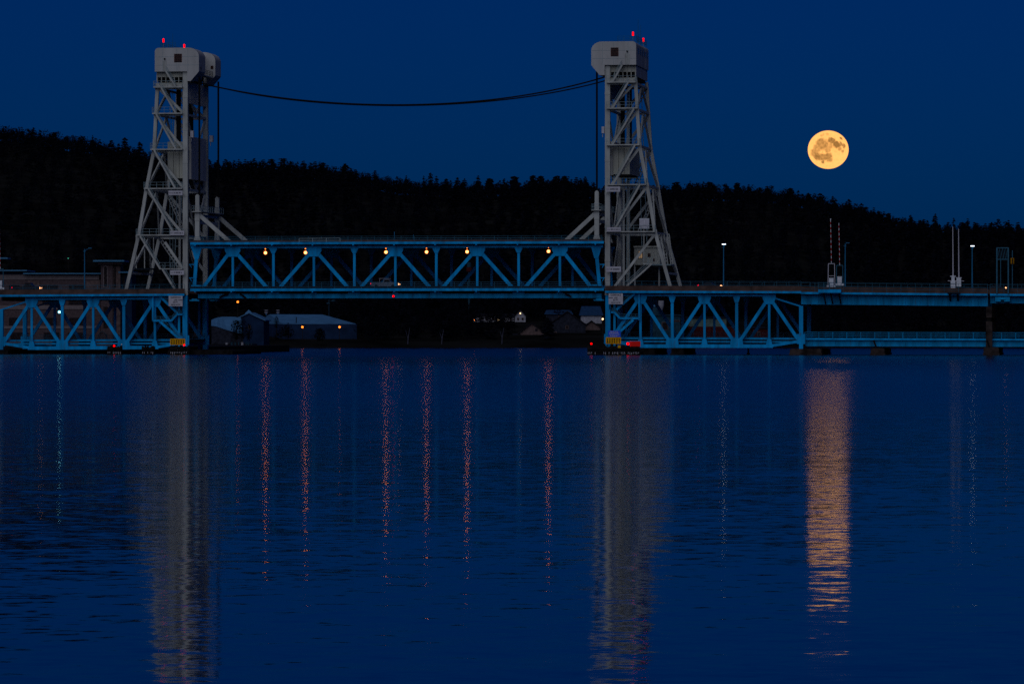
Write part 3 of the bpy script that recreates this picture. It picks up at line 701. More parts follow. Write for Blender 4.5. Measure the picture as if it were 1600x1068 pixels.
def clear_sign(px0, px1, y0, y1, label, gauge):
    def ex(t, u0, u1, z0, z1, w):
        c = (u0 + u1) / 2; h = z1 - z0
        text('lettering', 'CLEARANCE', 0.44, (c, w - 0.06, z1 - h * 0.15), M['ink'], t, 0.78)
        text('lettering', 'LINE', 0.36, (c, w - 0.06, z1 - h * 0.40), M['ink'], t, 0.9)
        text('lettering', '32 FT.', 0.44, (c, w - 0.06, z1 - h * 0.62), M['ink'], t, 0.9)
        text('lettering', 'ABOVE WATER', 0.32, (c, w - 0.06, z1 - h * 0.86), M['ink'], t, 0.8)
        b = MB(); b.box(*( (u0 + 0.02, c - 0.5) if gauge < 0 else (c + 0.5, u1 - 0.02)), w - 0.075, w - 0.053, z1 - h * 0.43, z1 - h * 0.38); b.build('gauge_line', M['ink'], t)
    board('clearance_sign', px0, px1, y0, y1, -1.9, M['sign'], label, 'sign', ex)
clear_sign(263.6, 285.3, 462, 478.2, 'white clearance sign under the road at the left tower', 1)
clear_sign(951, 973.3, 458.3, 475, 'white clearance sign under the road at the right tower', -1)

# ---------------------------------------------------------------- towers
def arc(cx, cz, rx_, rz_, a0, a1, n=8):
    return [(cx + rx_ * math.cos(R(a0 + (a1 - a0) * i / n)), cz + rz_ * math.sin(R(a0 + (a1 - a0) * i / n))) for i in range(n + 1)]
def rev(p): return p[::-1]
def lift_tower(side, label, d):
    s = side                                   # +1: channel lies to the right of this tower (left tower), -1: to the left
    cx = (d['col'][0] + d['col'][1]) / 2; uc = U(cx); hw = 0.46
    root = thing('lift_tower', label, 'tower', (uc, 0, Z(cx, 458)))
    G, GL = M['grey'], M['greylight']
    leg = [(U(p[0]), Z(p[0], p[1])) for p in d['leg']]
    # main columns
    for w in WF:
        b = MB(); b.box(uc - hw, uc + hw, w - 0.45, w + 0.45, Z(cx, 461), Z(cx, d['coltop']))
        k = Z(cx, 461)
        while k < Z(cx, d['coltop']) - 4: b.box(uc - hw - 0.03, uc + hw + 0.03, w - 0.48, w + 0.48, k, k + 0.5); k += 6.1
        b.build('main_column', G, root)
    # outer legs, three straight lengths each
    for w in WF:
        b = MB()
        for i in range(len(leg) - 1):
            b.beam((leg[i][0], w, leg[i][1]), (leg[i + 1][0], w, leg[i + 1][1]), 0.62, 0.62)
        for (u, z) in leg[1:-1]: b.box(u - 0.36, u + 0.36, w - 0.34, w + 0.34, z - 0.35, z + 0.35)
        b.build('outer_leg', G, root)
    levels = [(U(p[0]), U(p[1]), Z((p[0] + p[1]) / 2, p[2])) for p in d['plat']]
    # platforms, struts, and their railings
    for i, (ua, ub, z) in enumerate(levels):
        b = MB(); b.box(ua, ub, -1.15, -0.34, z - 0.12, z + 0.1); b.box(ua + 0.1, ub - 0.1, -0.33, 0.33, z - 0.42, z - 0.02); b.build('platform', G, root)
        b = MB(); b.box(ua + 0.3, ub - 0.3, WB - 0.3, WB + 0.3, z - 0.4, z); b.build('strut', G, root)
        b = MB(); railing(b, (ua, -1.12, z + 0.1), (ub, -1.12, z + 0.1), 1.05, 1.25, 0.042, 2)
        ue = ua if s > 0 else ub
        railing(b, (ue, -1.1, z + 0.1), (ue, 0.3, z + 0.1), 1.05, 0.8, 0.042, 2); b.build('platform_railing', M['greyrail'], root)
    if d.get('landing'):
        x0, x1, y = d['landing']; ua, ub, z = U(x0), U(x1), Z(x0, y)
        b = MB(); b.box(ua, ub, -1.15, -0.34, z - 0.1, z + 0.08); b.beam((ua + 0.1, -0.7, z), (ua + 0.1, -0.7, z + (8.0 if s < 0 else 0.3)), 0.14); b.build('platform', G, root)
        b = MB(); railing(b, (ua, -1.12, z + 0.1), (ub, -1.12, z + 0.1), 1.05, 1.0, 0.042, 2); b.build('platform_railing', M['greyrail'], root)
    # braces of front and rear faces
    for w in WF:
        for (a, c) in d['brace']:
            bm(root, 'brace', G, (U(a[0]), w, Z(*a)), (U(c[0]), w, Z(*c)), 0.46 if w == 0 else 0.5, 0.4)
    # stairs with stringers and handrails
    for (a, c) in d['stair']:
        pa, pc = (U(a[0]), -0.8, Z(*a)), (U(c[0]), -0.8, Z(*c))
        b = MB(); b.beam((pa[0], -1.12, pa[2]), (pc[0], -1.12, pc[2]), 0.3, 0.09); b.beam((pa[0], -0.42, pa[2]), (pc[0], -0.42, pc[2]), 0.3, 0.09)
        n = 12
        for k in range(n):
            f = (k + 0.5) / n; u = pa[0] + (pc[0] - pa[0]) * f; z = pa[2] + (pc[2] - pa[2]) * f; b.box(u - 0.13, u + 0.13, -1.07, -0.47, z - 0.03, z + 0.03)
        b.build('stair', G, root)
        b = MB()
        for dz in (0.5, 0.95): b.beam((pa[0], -1.14, pa[2] + dz), (pc[0], -1.14, pc[2] + dz), 0.06)
        b.build('stair_rail', M['greyrail'], root)
    # side faces: outer (between the outer legs) and inner (between the columns)
    def leg_u(z):
        for i in range(len(leg) - 1):
            (u0, z0), (u1, z1) = leg[i], leg[i + 1]
            if z1 <= z <= z0: return u0 + (u1 - u0) * (z - z0) / (z1 - z0)
        return leg[-1][0]
    zl = [l[2] for l in levels] + [Z(cx, 425)]
    for i in range(len(zl)):
        z = zl[i]; u = leg_u(z)
        bm(root, 'side_strut', G, (u, 0.32, z - 0.2), (u, WB - 0.32, z - 0.2), 0.4, 0.4, side=(1, 0, 0))
        if i: 
            z0 = zl[i - 1]; u0 = leg_u(z0)
            mid = ((u + u0) / 2, WB / 2, (z + z0) / 2)
            b = MB(); b.laced((u, 0.4, z), (u0, WB / 2, z0 - 0.3), 0.62, 0.26, side=(1, 0, 0)); b.laced((u0, WB / 2, z0 - 0.3), (u, WB - 0.4, z), 0.62, 0.26, side=(1, 0, 0)); b.build('laced_brace', G, root)
            if i < len(zl) - 1:
                bm(root, 'side_strut', G, (uc, 0.46, z - 0.2), (uc, WB - 0.46, z - 0.2), 0.4, 0.4, side=(1, 0, 0))
            b = MB(); b.laced((uc, 0.5, z0 - 0.4), (uc, WB / 2, z + 0.2), 0.55, 0.24, side=(1, 0, 0)); b.laced((uc, WB / 2, z + 0.2), (uc, WB - 0.5, z0 - 0.4), 0.55, 0.24, side=(1, 0, 0)); b.build('laced_brace', G, root)
            b = MB(); b.laced((u0, WB, z0 - 0.2), ((u0 + uc) / 2, WB, z + 0.2), 0.6, 0.24)
            b.build('laced_brace', G, root)
    # inner posts, ladder and service shaft
    for w, du, rr in ((5.2, 2.3, 0.2), (WB - 5.2, 2.3, 0.2)):
        b = MB(); u = uc - s * du; b.box(u - rr, u + rr, w - rr, w + rr, Z(cx, 455), zl[0]); b.build('guide_post', G, root)
    b = MB(); ul = uc - s * 3.4
    for du in (-0.28, 0.28): b.beam((ul + du, 3.0, Z(cx, 440)), (ul + du, 3.0, zl[0]), 0.08)
    z = Z(cx, 440)
    while z < zl[0]: b.beam((ul - 0.28, 3.0, z), (ul + 0.28, 3.0, z), 0.07); z += 1.4
    b.build('ladder', M['greyrail'], root)
    b = MB(); z = zl[0]
    for du in (-0.5, 0.5):
        b.beam((uc - s * 5.1 + du, WB - 2.0, Z(cx, 420)), (uc - s * 4.0 + du * 0.7, WB - 2.0, zl[0]), 0.12)
    for k in range(16):
        z = Z(cx, 420) + (zl[0] - Z(cx, 420)) * k / 15; u = uc - s * (5.1 - 1.1 * k / 15); b.beam((u - 0.5, WB - 2, z), (u + 0.5, WB - 2, z), 0.1)
    b.build('service_ladder', M['greyrail'], root)
    # counterweight with panel seams
    ca, cb = sorted((U(d['cw'][0]), U(d['cw'][1]))); zc1, zc0 = Z(cx, d['cw'][2]), Z(cx, d['cw'][3])
    b = MB(); b.box(ca, cb, 1.3, WB - 1.3, zc0 + 0.35, zc1); b.build('counterweight', M['panel'], root)
    b = MB(); b.box(ca + 0.15, cb - 0.15, 1.5, WB - 1.5, zc0, zc0 + 0.345)
    for k in range(1, 3): u = ca + (cb - ca) * k / 3; b.box(u - 0.03, u + 0.03, 1.27, 1.297, zc0 + 0.4, zc1)
    b.build('counterweight_seam', M['dark'], root)
    b = MB(); ui = cb + 0.02 if s > 0 else ca - 0.02; b.box(ui, ui + s * 1.0, 2.0, WB - 2.0, zc0 + 0.2, zc1 + 1.0); b.build('counterweight_side', GL, root)
    for w in (3.2, WB - 3.2):
        b = MB(); um = (ca + cb) / 2; b.box(um - 0.35, um + 0.35, w - 0.35, w + 0.35, zc1, Z(cx, 128)); b.build('counterweight_rope', M['black'], root)
    # skirt below the machinery house
    h = d['house']; ul_, ur_ = U(h['l']), U(h['r']); zt_, zb_ = Z(cx, h['t']), Z(cx, h['b']); zs = levels[0][2]
    uo = ul_ if s > 0 else ur_
    so_, si = uo + s * 0.25, uc - s * 0.5
    b = MB(); b.box(so_, si, 0.1, WB + 0.4, zs + 1.9, zb_ - 0.02); b.box(so_, si, 0.1, 0.5, zs + 0.2, zs + 0.85)
    for k in range(7):
        u = so_ + (si - so_) * k / 6; b.box(u - 0.07, u + 0.07, -0.02, 0.098, zs + 0.86, zb_ - 0.05)
    b.build('machinery_floor_wall', M['panel'], root)
    b = MB(); b.box(min(so_, si) + 0.2, max(so_, si) - 0.2, 0.7, WB, zs + 0.6, zs + 1.88); b.build('floor_vent', M['dark'], root)
    b = MB(); b.box(so_ - s * 0.12, so_ - s * 0.003, 0.0, WB + 0.5, zs + 1.1, zb_ - 0.1); b.build('skirt_panel', GL, root)
    b = MB(); b.box(so_, si, -0.42, 0.32, zs + 0.12, zs + 0.5); b.build('floor_beam', G, root)
    # ribbed cross wall between the columns
    zr0, zr1 = Z(cx, d['rib'][1]), Z(cx, d['rib'][0])
    b = MB(); b.box(uc - 0.1, uc + 0.2, 0.46, WB - 0.46, zr0, zr1)
    for k in range(14): w = 1.0 + (WB - 2.0) * k / 13; b.box(uc + (0.2 if s > 0 else -0.3), uc + (0.3 if s > 0 else -0.1), w - 0.12, w + 0.12, zr0 + 0.05, zr1)
    b.build('ribbed_wall', GL, root)
    # machinery house: outline with rounded shoulders, two lobes reaching over the channel
    ui_ = ur_ if s > 0 else ul_
    L, T, B = ui_, zt_, zb_
    zc_ = Z(cx, h['cb']); R1 = abs(U(h['rr']) - ui_); R1z = T - Z(cx, h['rz']); r0 = 0.7
    def outline(inner, full=True, ins=0.0):
        pts = [(uo + s * ins, B + ins), (uo + s * ins, T - r0)] + [(uo + s * (r0 + ins) - s * r0 * math.cos(R(a)), T - ins - r0 + r0 * math.sin(R(a))) for a in range(0, 91, 15)]
        if full:
            pts += [(inner - s * R1 + s * R1 * math.sin(R(a)), T - ins - R1z + R1z * math.cos(R(a))) for a in range(0, 91, 9)]
            pts += [(inner, B + 0.05), (inner - s * 0.1, B - 0.15), (U(h['ch']), zc_), (uc + s * hw + s * 0.01, zc_), (uc + s * hw + s * 0.01, B)]
        else:
            pts += [(inner - s * 1.0, T - ins), (inner, T - ins - 0.4), (inner, B + ins)]
        return pts[::-s]
    wA, wB_, wC, wD = -0.9, 4.7, 13.4, 18.4
    b = MB(); b.prism(outline(ui_), wA, wB_); b.prism(outline(ui_), wC, wD)
    b.prism(outline(ui_ - s * R1 * 1.05, False, 0.03), wB_ - 0.2, wC + 0.2); b.build('machinery_house', GL, root)
    # panel seams on the front wall
    b = MB()
    for f in (0.27, 0.62): z = B + (T - B) * f; b.box(min(uo, ui_) + 0.1, max(uo, ui_) - 0.12, wA - 0.015, wA - 0.002, z - 0.02, z + 0.02)
    for f in (0.18, 0.5, 0.75): u = uo + (ui_ - uo) * f; b.box(u - 0.02, u + 0.02, wA - 0.014, wA - 0.003, B + 0.05, T - 0.2)
    b.build('wall_seam', M['greyrail'], root)
    # window with rusty louvres, plus one on the far lobe
    for (wx, wy, w0) in ((d['win'][:2], d['win'][2:], wA), (d['win2'][:2], d['win2'][2:], wC)):
        u0, u1 = U(wx[0], w0), U(wx[1], w0); z1, z0 = Z(wx[0], wy[0], w0), Z(wx[0], wy[1], w0)
        fr = MB(); fr.box(u0, u1, w0 - 0.05, w0 - 0.003, z0, z1); fo = fr.build('window', M['winframe'], root)
        pn = MB(); n = 4
        for k in range(n):
            za = z0 + (z1 - z0) * (k + 0.12) / n; pn.box(u0 + 0.1, u1 - 0.1, w0 - 0.09, w0 - 0.052, za, za + (z1 - z0) * 0.72 / n)
        pn.build('louvre', M['window'], fo)
    # door outline and little lamp over it
    dx0, dx1, dy0, dy1 = d['door']
    b = MB(); b.box(U(dx0), U(dx1), wA - 0.04, wA - 0.003, Z(cx, dy1), Z(cx, dy0)); b.build('door', G, root)
    b = MB(); um = (U(dx0) + U(dx1)) / 2; b.box(um - 0.12, um + 0.12, wA - 0.3, wA - 0.003, Z(cx, dy0) + 0.25, Z(cx, dy0) + 0.5); b.build('door_lamp', M['dark'], root)
    # louvres on the outer end wall
    for k in range(5):
        w = 2.6 + k * 3.4; b = MB(); b.box(uo - s * 0.04, uo - s * 0.003, w - 0.55, w + 0.55, B + 2.2, T - 1.1); b.build('end_louvre', M['window'], root)
    # roof railings
    b = MB(); ra, rb = sorted((U(d['rr'][0]), U(d['rr'][1])))
    railing(b, (ra, 0.2, T - 0.02), (rb, 0.2, T - 0.02), 1.05, 1.3, 0.035, 3); railing(b, (ra, WB - 1, T - 0.02), (rb, WB - 1, T - 0.02), 1.05, 1.3, 0.035, 3)
    ue = ra if s > 0 else rb
    railing(b, (ue, 0.2, T - 0.02), (ue, WB - 1, T - 0.02), 1.05, 1.6, 0.035, 3); b.build('roof_railing', M['rail'], root)
    # walkways under the lobes
    b = MB(); b.box(uc + s * 1.0, ui_ - s * 0.4, wB_ + 0.1, wC - 0.1, B - 0.5, B - 0.3); b.box(uc + s * 0.6, ui_ - s * 0.9, wB_ + 0.3, wB_ + 0.9, B - 1.2, B - 0.8); b.build('lobe_walkway', G, root)
    b = MB(); railing(b, (ui_ - s * 0.5, wB_ + 0.2, B - 0.3), (ui_ - s * 0.5, wC - 0.2, B - 0.3), 1.0, 1.4, 0.04, 3); b.build('walkway_railing', M['dark'], root)
    # sheaves hidden in the lobes, seen from below
    for w in (0.0, WB):
        b = MB(); n = 20; r_ = 1.25; uu = U(d['rope'], w); zc2 = B + 0.6
        b.prism([(uu - s * 1.0 + r_ * math.cos(2 * math.pi * k / n), zc2 + r_ * math.sin(2 * math.pi * k / n)) for k in range(n)], w + 0.6, w + 1.0); b.build('sheave', M['dark'], root)
    # box on the column and name plates
    if d.get('box'):
        for (x0, x1, y0, y1, w) in d['box']:
            b = MB(); b.box(U(x0, w), U(x1, w), w - 0.5, w + 0.4, Z(x0, y1, w), Z(x0, y0, w)); b.beam((U(x0 + 1, w), w, Z(x0, y1 + 6, w)), (U(x0 + 1, w), w, Z(x0, y1, w)), 0.12); b.build('equipment_box', M['sign'], root)
    for (x0, x1, y0, y1) in d['plates']:
        w = -1.32; u0, u1 = U(x0, w), U(x1, w); z1, z0 = Z(x0, y0, w), Z(x0, y1, w)
        b = MB(); b.box(u0, u1, w - 0.04, w + 0.04, z0, z1); po = b.build('name_plate', M['sign'], root)
        rr = random.Random(int(x0 + y0)); b = MB(); u = u0 + (u1 - u0) * 0.3
        while u < u1 - (u1 - u0) * 0.15:
            b.box(u, u + 0.11, w - 0.06, w - 0.043, z0 + (z1 - z0) * 0.36, z0 + (z1 - z0) * 0.64); u += rr.choice([0.17, 0.17, 0.30])
        b.box(u0 + 0.05, u0 + (u1 - u0) * 0.26, w - 0.06, w - 0.043, z0 + (z1 - z0) * 0.47, z0 + (z1 - z0) * 0.53)
        b.build('lettering', M['ink'], po)
    return root, T
plats_l = [(242, 287, 136.6), (240, 287, 177.6), (237, 287, 233.7), (227, 287, 294.6), (215, 288, 367.3)]
LT, TTl = lift_tower(1, 'grey steel lift tower on the left with its machinery house on top', dict(
    col=(286.3, 294.2), coltop=112, leg=[(246.7, 130), (241.2, 234), (229, 296), (217.2, 367), (196.5, 457)], plat=plats_l,
    landing=(251, 287, 420.0), stair=[((261, 111.5), (276.5, 136)), ((254, 137.5), (276.5, 177)), ((246, 178.5), (276.5, 233)), ((243, 235), (275.5, 294)), ((234, 296), (271.5, 361)), ((221, 369), (252, 419.5)), ((256, 421), (277, 455))],
    brace=[((250, 140), (287, 177)), ((244, 180), (287, 233)), ((240, 237), (287, 294)), ((230, 298), (287, 367)), ((258, 378), (287, 421))],
    cw=(259.5, 286.8, 221, 281), house=dict(l=243.7, r=312.4, t=75.2, b=112.2, cb=127.3, rr=295.5, rz=89, ch=299.7), rib=(127.6, 160.8),
    win=(272.2, 284.4, 84.4, 97.6), win2=(329.2, 333.6, 103, 108.2), door=(256.5, 261.8, 95.6, 111.2), rr=(251, 274), rope=311,
    box=[(298, 303, 204.5, 215, 1.2), (328.3, 333.2, 212, 222, WB)], plates=[(263.3, 285.2, 297.8, 305), (266, 287.8, 360.5, 367.6), (266, 287.6, 422, 429.3)]))
RT, TTr = lift_tower(-1, 'grey steel lift tower on the right, lit green on its front column', dict(
    col=(945.8, 953.4), coltop=103, leg=[(992.8, 121), (999.3, 226), (1011.2, 289), (1023.6, 362), (1048.6, 452)],
    plat=[(948.5, 994.3, 128.8), (948.5, 997.5, 169.4), (948.5, 1000.4, 226.6), (950, 1010.5, 288.6), (947.5, 1024.3, 362)],
    landing=(1006, 1021, 412.0), stair=[((973, 102.5), (958.5, 128)), ((982.5, 129.5), (958.5, 169)), ((991.5, 170.5), (958.5, 226)), ((993, 227.5), (959.5, 288)), ((1000.5, 289.5), (964, 354)), ((1019, 412.5), (978, 449))],
    brace=[((991, 131), (955, 168)), ((997, 173), (956, 225)), ((1000, 230), (956, 288)), ((1010, 293), (962, 356)), ((1021.5, 368), (959.5, 449))],
    cw=(956.8, 982.4, 229, 275), house=dict(l=924.8, r=994.8, t=65.6, b=102.2, cb=117.9, rr=941.5, rz=79, ch=937.8), rib=(119, 152),
    win=(954.2, 966.4, 74.7, 88.2), win2=(990, 991, 95, 97), door=(977.5, 984.5, 84.5, 101.3), rr=(965, 994), rope=932,
    box=[(940.5, 944.8, 198, 208.5, 0.0)], plates=[(947, 969, 291.6, 299.6), (948.2, 970, 355.1, 361.8), (947.2, 970.3, 416.3, 424.6)]))
# operator's cabin inside the right tower
zc0, zc1 = Z(1010, 414, 12), Z(1010, 387, 12)
t = thing('operator_cabin', 'small grey operator cabin with one lit window inside the right tower', 'cabin', (U(1010, 12), 12, zc0))
b = MB(); b.box(U(991, 10), U(1031, 10), 10, 15, zc0, zc1); b.box(U(990, 9.8), U(1032, 9.8), 9.7, 15.3, zc1 + 0.003, zc1 + 0.3); b.build('cabin_wall', M['panel'], t)
for (x0, x1, y0, y1, m) in ((997.5, 1004, 392, 403.5, 'e_window'), (1012, 1016.5, 395.5, 401.5, 'window'), (1020, 1023, 404, 408, 'window')):
    b = MB(); b.box(U(x0, 10), U(x1, 10), 9.93, 9.997, Z(x0, y1, 10), Z(x0, y0, 10)); o = b.build('window', M['winframe'], t)
    b = MB(); um = (U(x0, 10) + U(x1, 10)) / 2; q0, q1 = U(x0, 10) + 0.07, U(x1, 10) - 0.07
    b.box(q0, um - 0.03, 9.9, 9.927, Z(x0, y1, 10) + 0.07, Z(x0, y0, 10) - 0.07); b.box(um + 0.03, q1, 9.9, 9.927, Z(x0, y1, 10) + 0.07, Z(x0, y0, 10) - 0.07); b.build('pane', M[m], o)
b = MB(); 
for px in (992, 1030): b.box(U(px, 11) - 0.15, U(px, 11) + 0.15, 10.8, 11.1, Z(px, 453, 11), zc0)
b.build('cabin_leg', M['grey'], t)
# white cabinet on the platform
t = thing('equipment_cabinet', 'white two-door cabinet standing on the lowest wide platform of the right tower', 'cabinet', P(1007.5, 359, -0.8))
b = MB(); b.box(U(1000.2), U(1015), -0.95, -0.3, Z(1007, 357.8), Z(1007, 342.3)); b.box(U(1000), U(1015.3), -1.0, -0.25, Z(1007, 342.3), Z(1007, 341.4)); b.build('cabinet_body', M['white'], t)
for x0, x1 in ((1000.9, 1007.2), (1007.9, 1014.4)):
    b = MB(); b.box(U(x0), U(x1), -0.98, -0.953, Z(1007, 357.2), Z(1007, 343)); b.build('door', M['sign'], t)
# dark machinery platform low in the left tower
t = thing('machinery_platform', 'dark narrow machinery platform low between the legs of the left tower', 'platform', (U(226, 9), 9, Z(226, 421, 9)))
b = MB(); b.box(U(210, 9), U(243, 9), 7, 11, Z(226, 421.5, 9), Z(226, 419, 9)); b.build('platform_floor', M['soffit'], t)
b = MB()
for px in (213, 226, 240): b.beam(P(px, 419, 9), P(px, 367, 9), 0.18)
b.build('hanger', M['grey'], t)
t = thing('machinery_platform', 'grey laced platform between the rear legs of the right tower', 'platform', (U(1040, 12), 12, Z(1040, 414, 12)))
b = MB(); b.box(U(1022, 12), U(1052, 12), 8, 14, Z(1040, 415, 12), Z(1040, 413, 12)); b.build('platform_floor', M['greyrail'], t)
b = MB()
for x0, x1 in ((1035, 1030), (1042, 1036), (1050, 1044)): b.laced(P(x0, 413, 12), P(x1, 366, 12), 0.5, 0.2)
b.build('hanger', M['grey'], t)

# red beacons on the roofs
def beacon(px, py, zroof, w, label):
    u = U(px, w); z = Z(px, py, w); t = thing('warning_beacon', label, 'beacon', (u, w, zroof), group='red warning beacons on the tower roofs')
    b = MB(); b.tube([(u, w, zroof), (u, w, z - 0.42)], 0.05, 6); b.tube([(u, w, z - 0.42), (u, w, z - 0.36)], 0.16, 8); b.build('mast', M['greyrail'], t)
    b = MB(); b.tube([(u, w, z - 0.36), (u, w, z - 0.3), (u, w, z - 0.05), (u, w, z), (u, w, z + 0.05), (u, w, z + 0.3), (u, w, z + 0.38)], [0.12, 0.165, 0.165, 0.14, 0.165, 0.165, 0.09], 10); b.build('lens', M['e_red'], t)
beacon(255.5, 63.6, TTl, 1.0, 'taller red beacon at the left corner of the left tower roof')
beacon(288, 72.4, TTl, 1.0, 'lower red beacon in the middle of the left tower roof')
beacon(989, 53.2, TTr, 0.6, 'higher red beacon on the right tower roof beside the rail')
beacon(1005.2, 62.8, TTr, 14.5, 'lower red beacon at the far right corner of the right tower roof')

# hoisting ropes and the two slack power cables
for px, w, y0, y1, lb in ((311, 0.3, 120, 304, 'front black hoisting rope of the left tower'), (311, WB - 0.3, 120, 304, 'rear black hoisting rope standing clear right of the left tower'),
                      (932.3, 0.3, 110, 299, 'front black hoisting rope of the right tower'), (932.3, WB - 0.3, 110, 299, 'rear black hoisting rope hidden behind the right tower column')):
    u = U(px); b = MB()
    for k in range(4): b.tube([(u - 0.12 + 0.08 * k, w, Z(px, y1)), (u - 0.12 + 0.08 * k, w, Z(px, y0))], 0.06, 6)
    b.box(u - 0.17, u + 0.17, w - 0.08, w + 0.08, Z(px, y1) , Z(px, y1) + 0.5)
    single(b, 'hoisting_rope', M['black'], lb, 'rope', (u, w, Z(px, y1)))
def slack(w, r, label, pts):
    # smooth curve through the read-off points, at the depth of the cable
    us = [U(p[0], w) for p in pts]; zs = [Z(p[0], p[1], w) for p in pts]
    co = np.polyfit(us, zs, 4); n = 40; P_ = []
    for k in range(n + 1):
        u = us[0] + (us[-1] - us[0]) * k / n; P_.append((u, w, float(np.polyval(co, u))))
    single(MB().tube(P_, r, 8), 'power_cable', M['black'], label, 'cable', P_[0])
slack(1.6, 0.135, 'upper of the two black cables sagging between the tower tops', [(297, 126), (345, 138), (400, 147), (450, 154), (500, 159.5), (550, 162.8), (600, 164.3), (650, 163.8), (700, 161.2), (750, 157.5), (800, 152), (870, 140.3), (946, 120)])
slack(9.5, 0.12, 'lower of the two black cables sagging between the tower tops', [(313, 129), (355, 140.5), (400, 148), (450, 155), (500, 160.5), (550, 163.8), (600, 165.3), (650, 165), (700, 163), (750, 159.5), (800, 154.5), (870, 144), (952, 124.5)])

# ---------------------------------------------------------------- road furniture
def ydk(px): return 456.0 + (px - 1000) * 0.004 if px > 600 else 461.0
def street_lamp(px, ytop, label, lit, arm, w=-1.1, ybase=449.0):
    p0 = P(px, ybase + 7, w); p1 = P(px, ytop, w); t = thing('street_lamp', label, 'street lamp', p0, group='street lamps along the road deck')
    b = MB(); b.tube([p0, (p0[0], w, p0[2] + 0.5), p1], [0.2, 0.13, 0.08], 8); b.build('pole', M['pole'], t)
    a = arm; b = MB(); b.tube([(p1[0], w, p1[2] - 0.45), (p1[0] + a * 0.35, w, p1[2] - 0.1), (p1[0] + a, w, p1[2] + 0.05)], 0.05, 6); b.beam((p1[0] - 0.28, w, p1[2] - 0.42), (p1[0] + 0.2, w, p1[2] - 0.42), 0.07); b.build('arm', M['pole'], t)
    hx = p1[0] + a * (1.0 if not lit else 0.0); zz = p1[2] + 0.05 if not lit else p1[2] + 0.12
    b = MB(); b.box(hx - 0.28, hx + 0.38, w - 0.15, w + 0.15, zz + 0.06, zz + 0.18); b.build('lamp_head', M['pole'], t)
    b = MB(); b.box(hx - 0.28, hx + 0.38, w - 0.13, w + 0.13, zz - 0.06, zz + 0.058); b.build('lens', M['e_street'] if lit else M['window'], t)
street_lamp(132.2, 389, 'unlit blue street lamp with an arm in front of the brick building', False, 1.0, ybase=452)
street_lamp(1130.6, 382.5, 'lit street lamp just right of the right tower', True, 0.5)
street_lamp(1320.6, 380.8, 'unlit blue street lamp beside the striped barrier arms', False, 0.4)
street_lamp(1519, 385.3, 'lit street lamp right of the white barrier arms', True, 0.5)

def gate(px, ytop, ymid, ybase, w, label, kind):
    u = U(px, w); zt_, zm, z0 = Z(px, ytop, w), Z(px, ymid, w), Z(px, ybase, w)
    t = thing('barrier_gate', label, 'barrier', (u, w, z0), group='raised barrier gates on the road deck')
    if kind == 'striped':
        b = MB(); lean = -0.16
        n = 17
        for k in range(n):
            f0, f1 = k / n, (k + 1) / n
            if k % 2 == 0: b.beam((u + lean * f0, w, zm + (zt_ - zm) * f0), (u + lean * f1, w, zm + (zt_ - zm) * f1), 0.09, 0.2)
        b.build('arm', M['white'], t)
        b = MB()
        for k in range(n):
            f0, f1 = k / n, (k + 1) / n
            if k % 2: b.beam((u + lean * f0, w, zm + (zt_ - zm) * f0), (u + lean * f1, w, zm + (zt_ - zm) * f1), 0.09, 0.2)
        b.build('arm_stripe', M['red'], t)
        b = MB()
        for du in (-0.62, 0.62): b.beam((u + du, w, z0 + 0.4), (u + du * 0.9, w, zm), 0.12)
        b.beam((u - 0.58, w, zm), (u + 0.58, w, zm), 0.12); b.beam((u - 0.5, w + 0.2, zm - 2.2), (u + 0.5, w + 0.2, zm - 2.2), 0.08); b.build('arm_frame', M['rail'] if w > 5 or px < 50 else M['sign'], t)
        b = MB(); b.box(u - 0.4, u + 0.4, w - 0.35, w + 0.35, z0, z0 + 1.55); b.box(u - 0.46, u + 0.46, w - 0.4, w + 0.4, z0 + 1.553, z0 + 1.68); b.box(u - 0.85, u - 0.45, w - 0.2, w + 0.2, z0, z0 + 0.35); b.box(u + 0.45, u + 0.8, w - 0.2, w + 0.2, z0, z0 + 0.35); b.build('housing', M['white'], t)
    else:
        b = MB(); b.tube([(u, w, zm), (u - 0.06, w, zt_)], [0.13, 0.07], 6); b.build('arm', M['sign'], t)
        b = MB(); b.box(u - 0.42, u + 0.42, w - 0.35, w + 0.35, z0, z0 + 1.4); b.box(u - 0.28, u + 0.28, w - 0.25, w + 0.25, z0 + 1.403, zm); b.box(u - 0.5, u + 0.5, w - 0.3, w + 0.3, zm - 0.15, zm + 0.02); b.build('housing', M['white'], t)
        b = MB(); zz = z0 + (zm - z0) * 0.62; b.box(u - 0.95, u - 0.43, w - 0.06, w + 0.06, zz - 0.06, zz + 0.06); b.box(u + 0.43, u + 0.95, w - 0.06, w + 0.06, zz - 0.06, zz + 0.06); b.build('lamp_bracket', M['sign'], t)
gate(1299.1, 342.5, 411.8, 448.5, -0.9, 'taller striped barrier arm standing nearest on the blue balcony', 'striped')
gate(1312, 348.3, 414.4, 446, WB - 2, 'shorter striped barrier arm just left of the unlit street lamp', 'striped')
gate(1489.2, 353.8, 431, 451, -0.9, 'left of the two white barrier arms standing upright near the overhead frame', 'white')
gate(1498.2, 357.5, 433.5, 447.5, WB - 2, 'right of the two white barrier arms standing upright near the overhead frame', 'white')
gate(0.4, 357, 420, 452, -0.9, 'red striped barrier arm cut by the left edge of the picture', 'striped')
small_light(1297.9, 342.6, -0.9, 0.13, M['white'], 'arm_tip_lamp', 'pale knob at the tip of the taller striped arm', 'lamp')
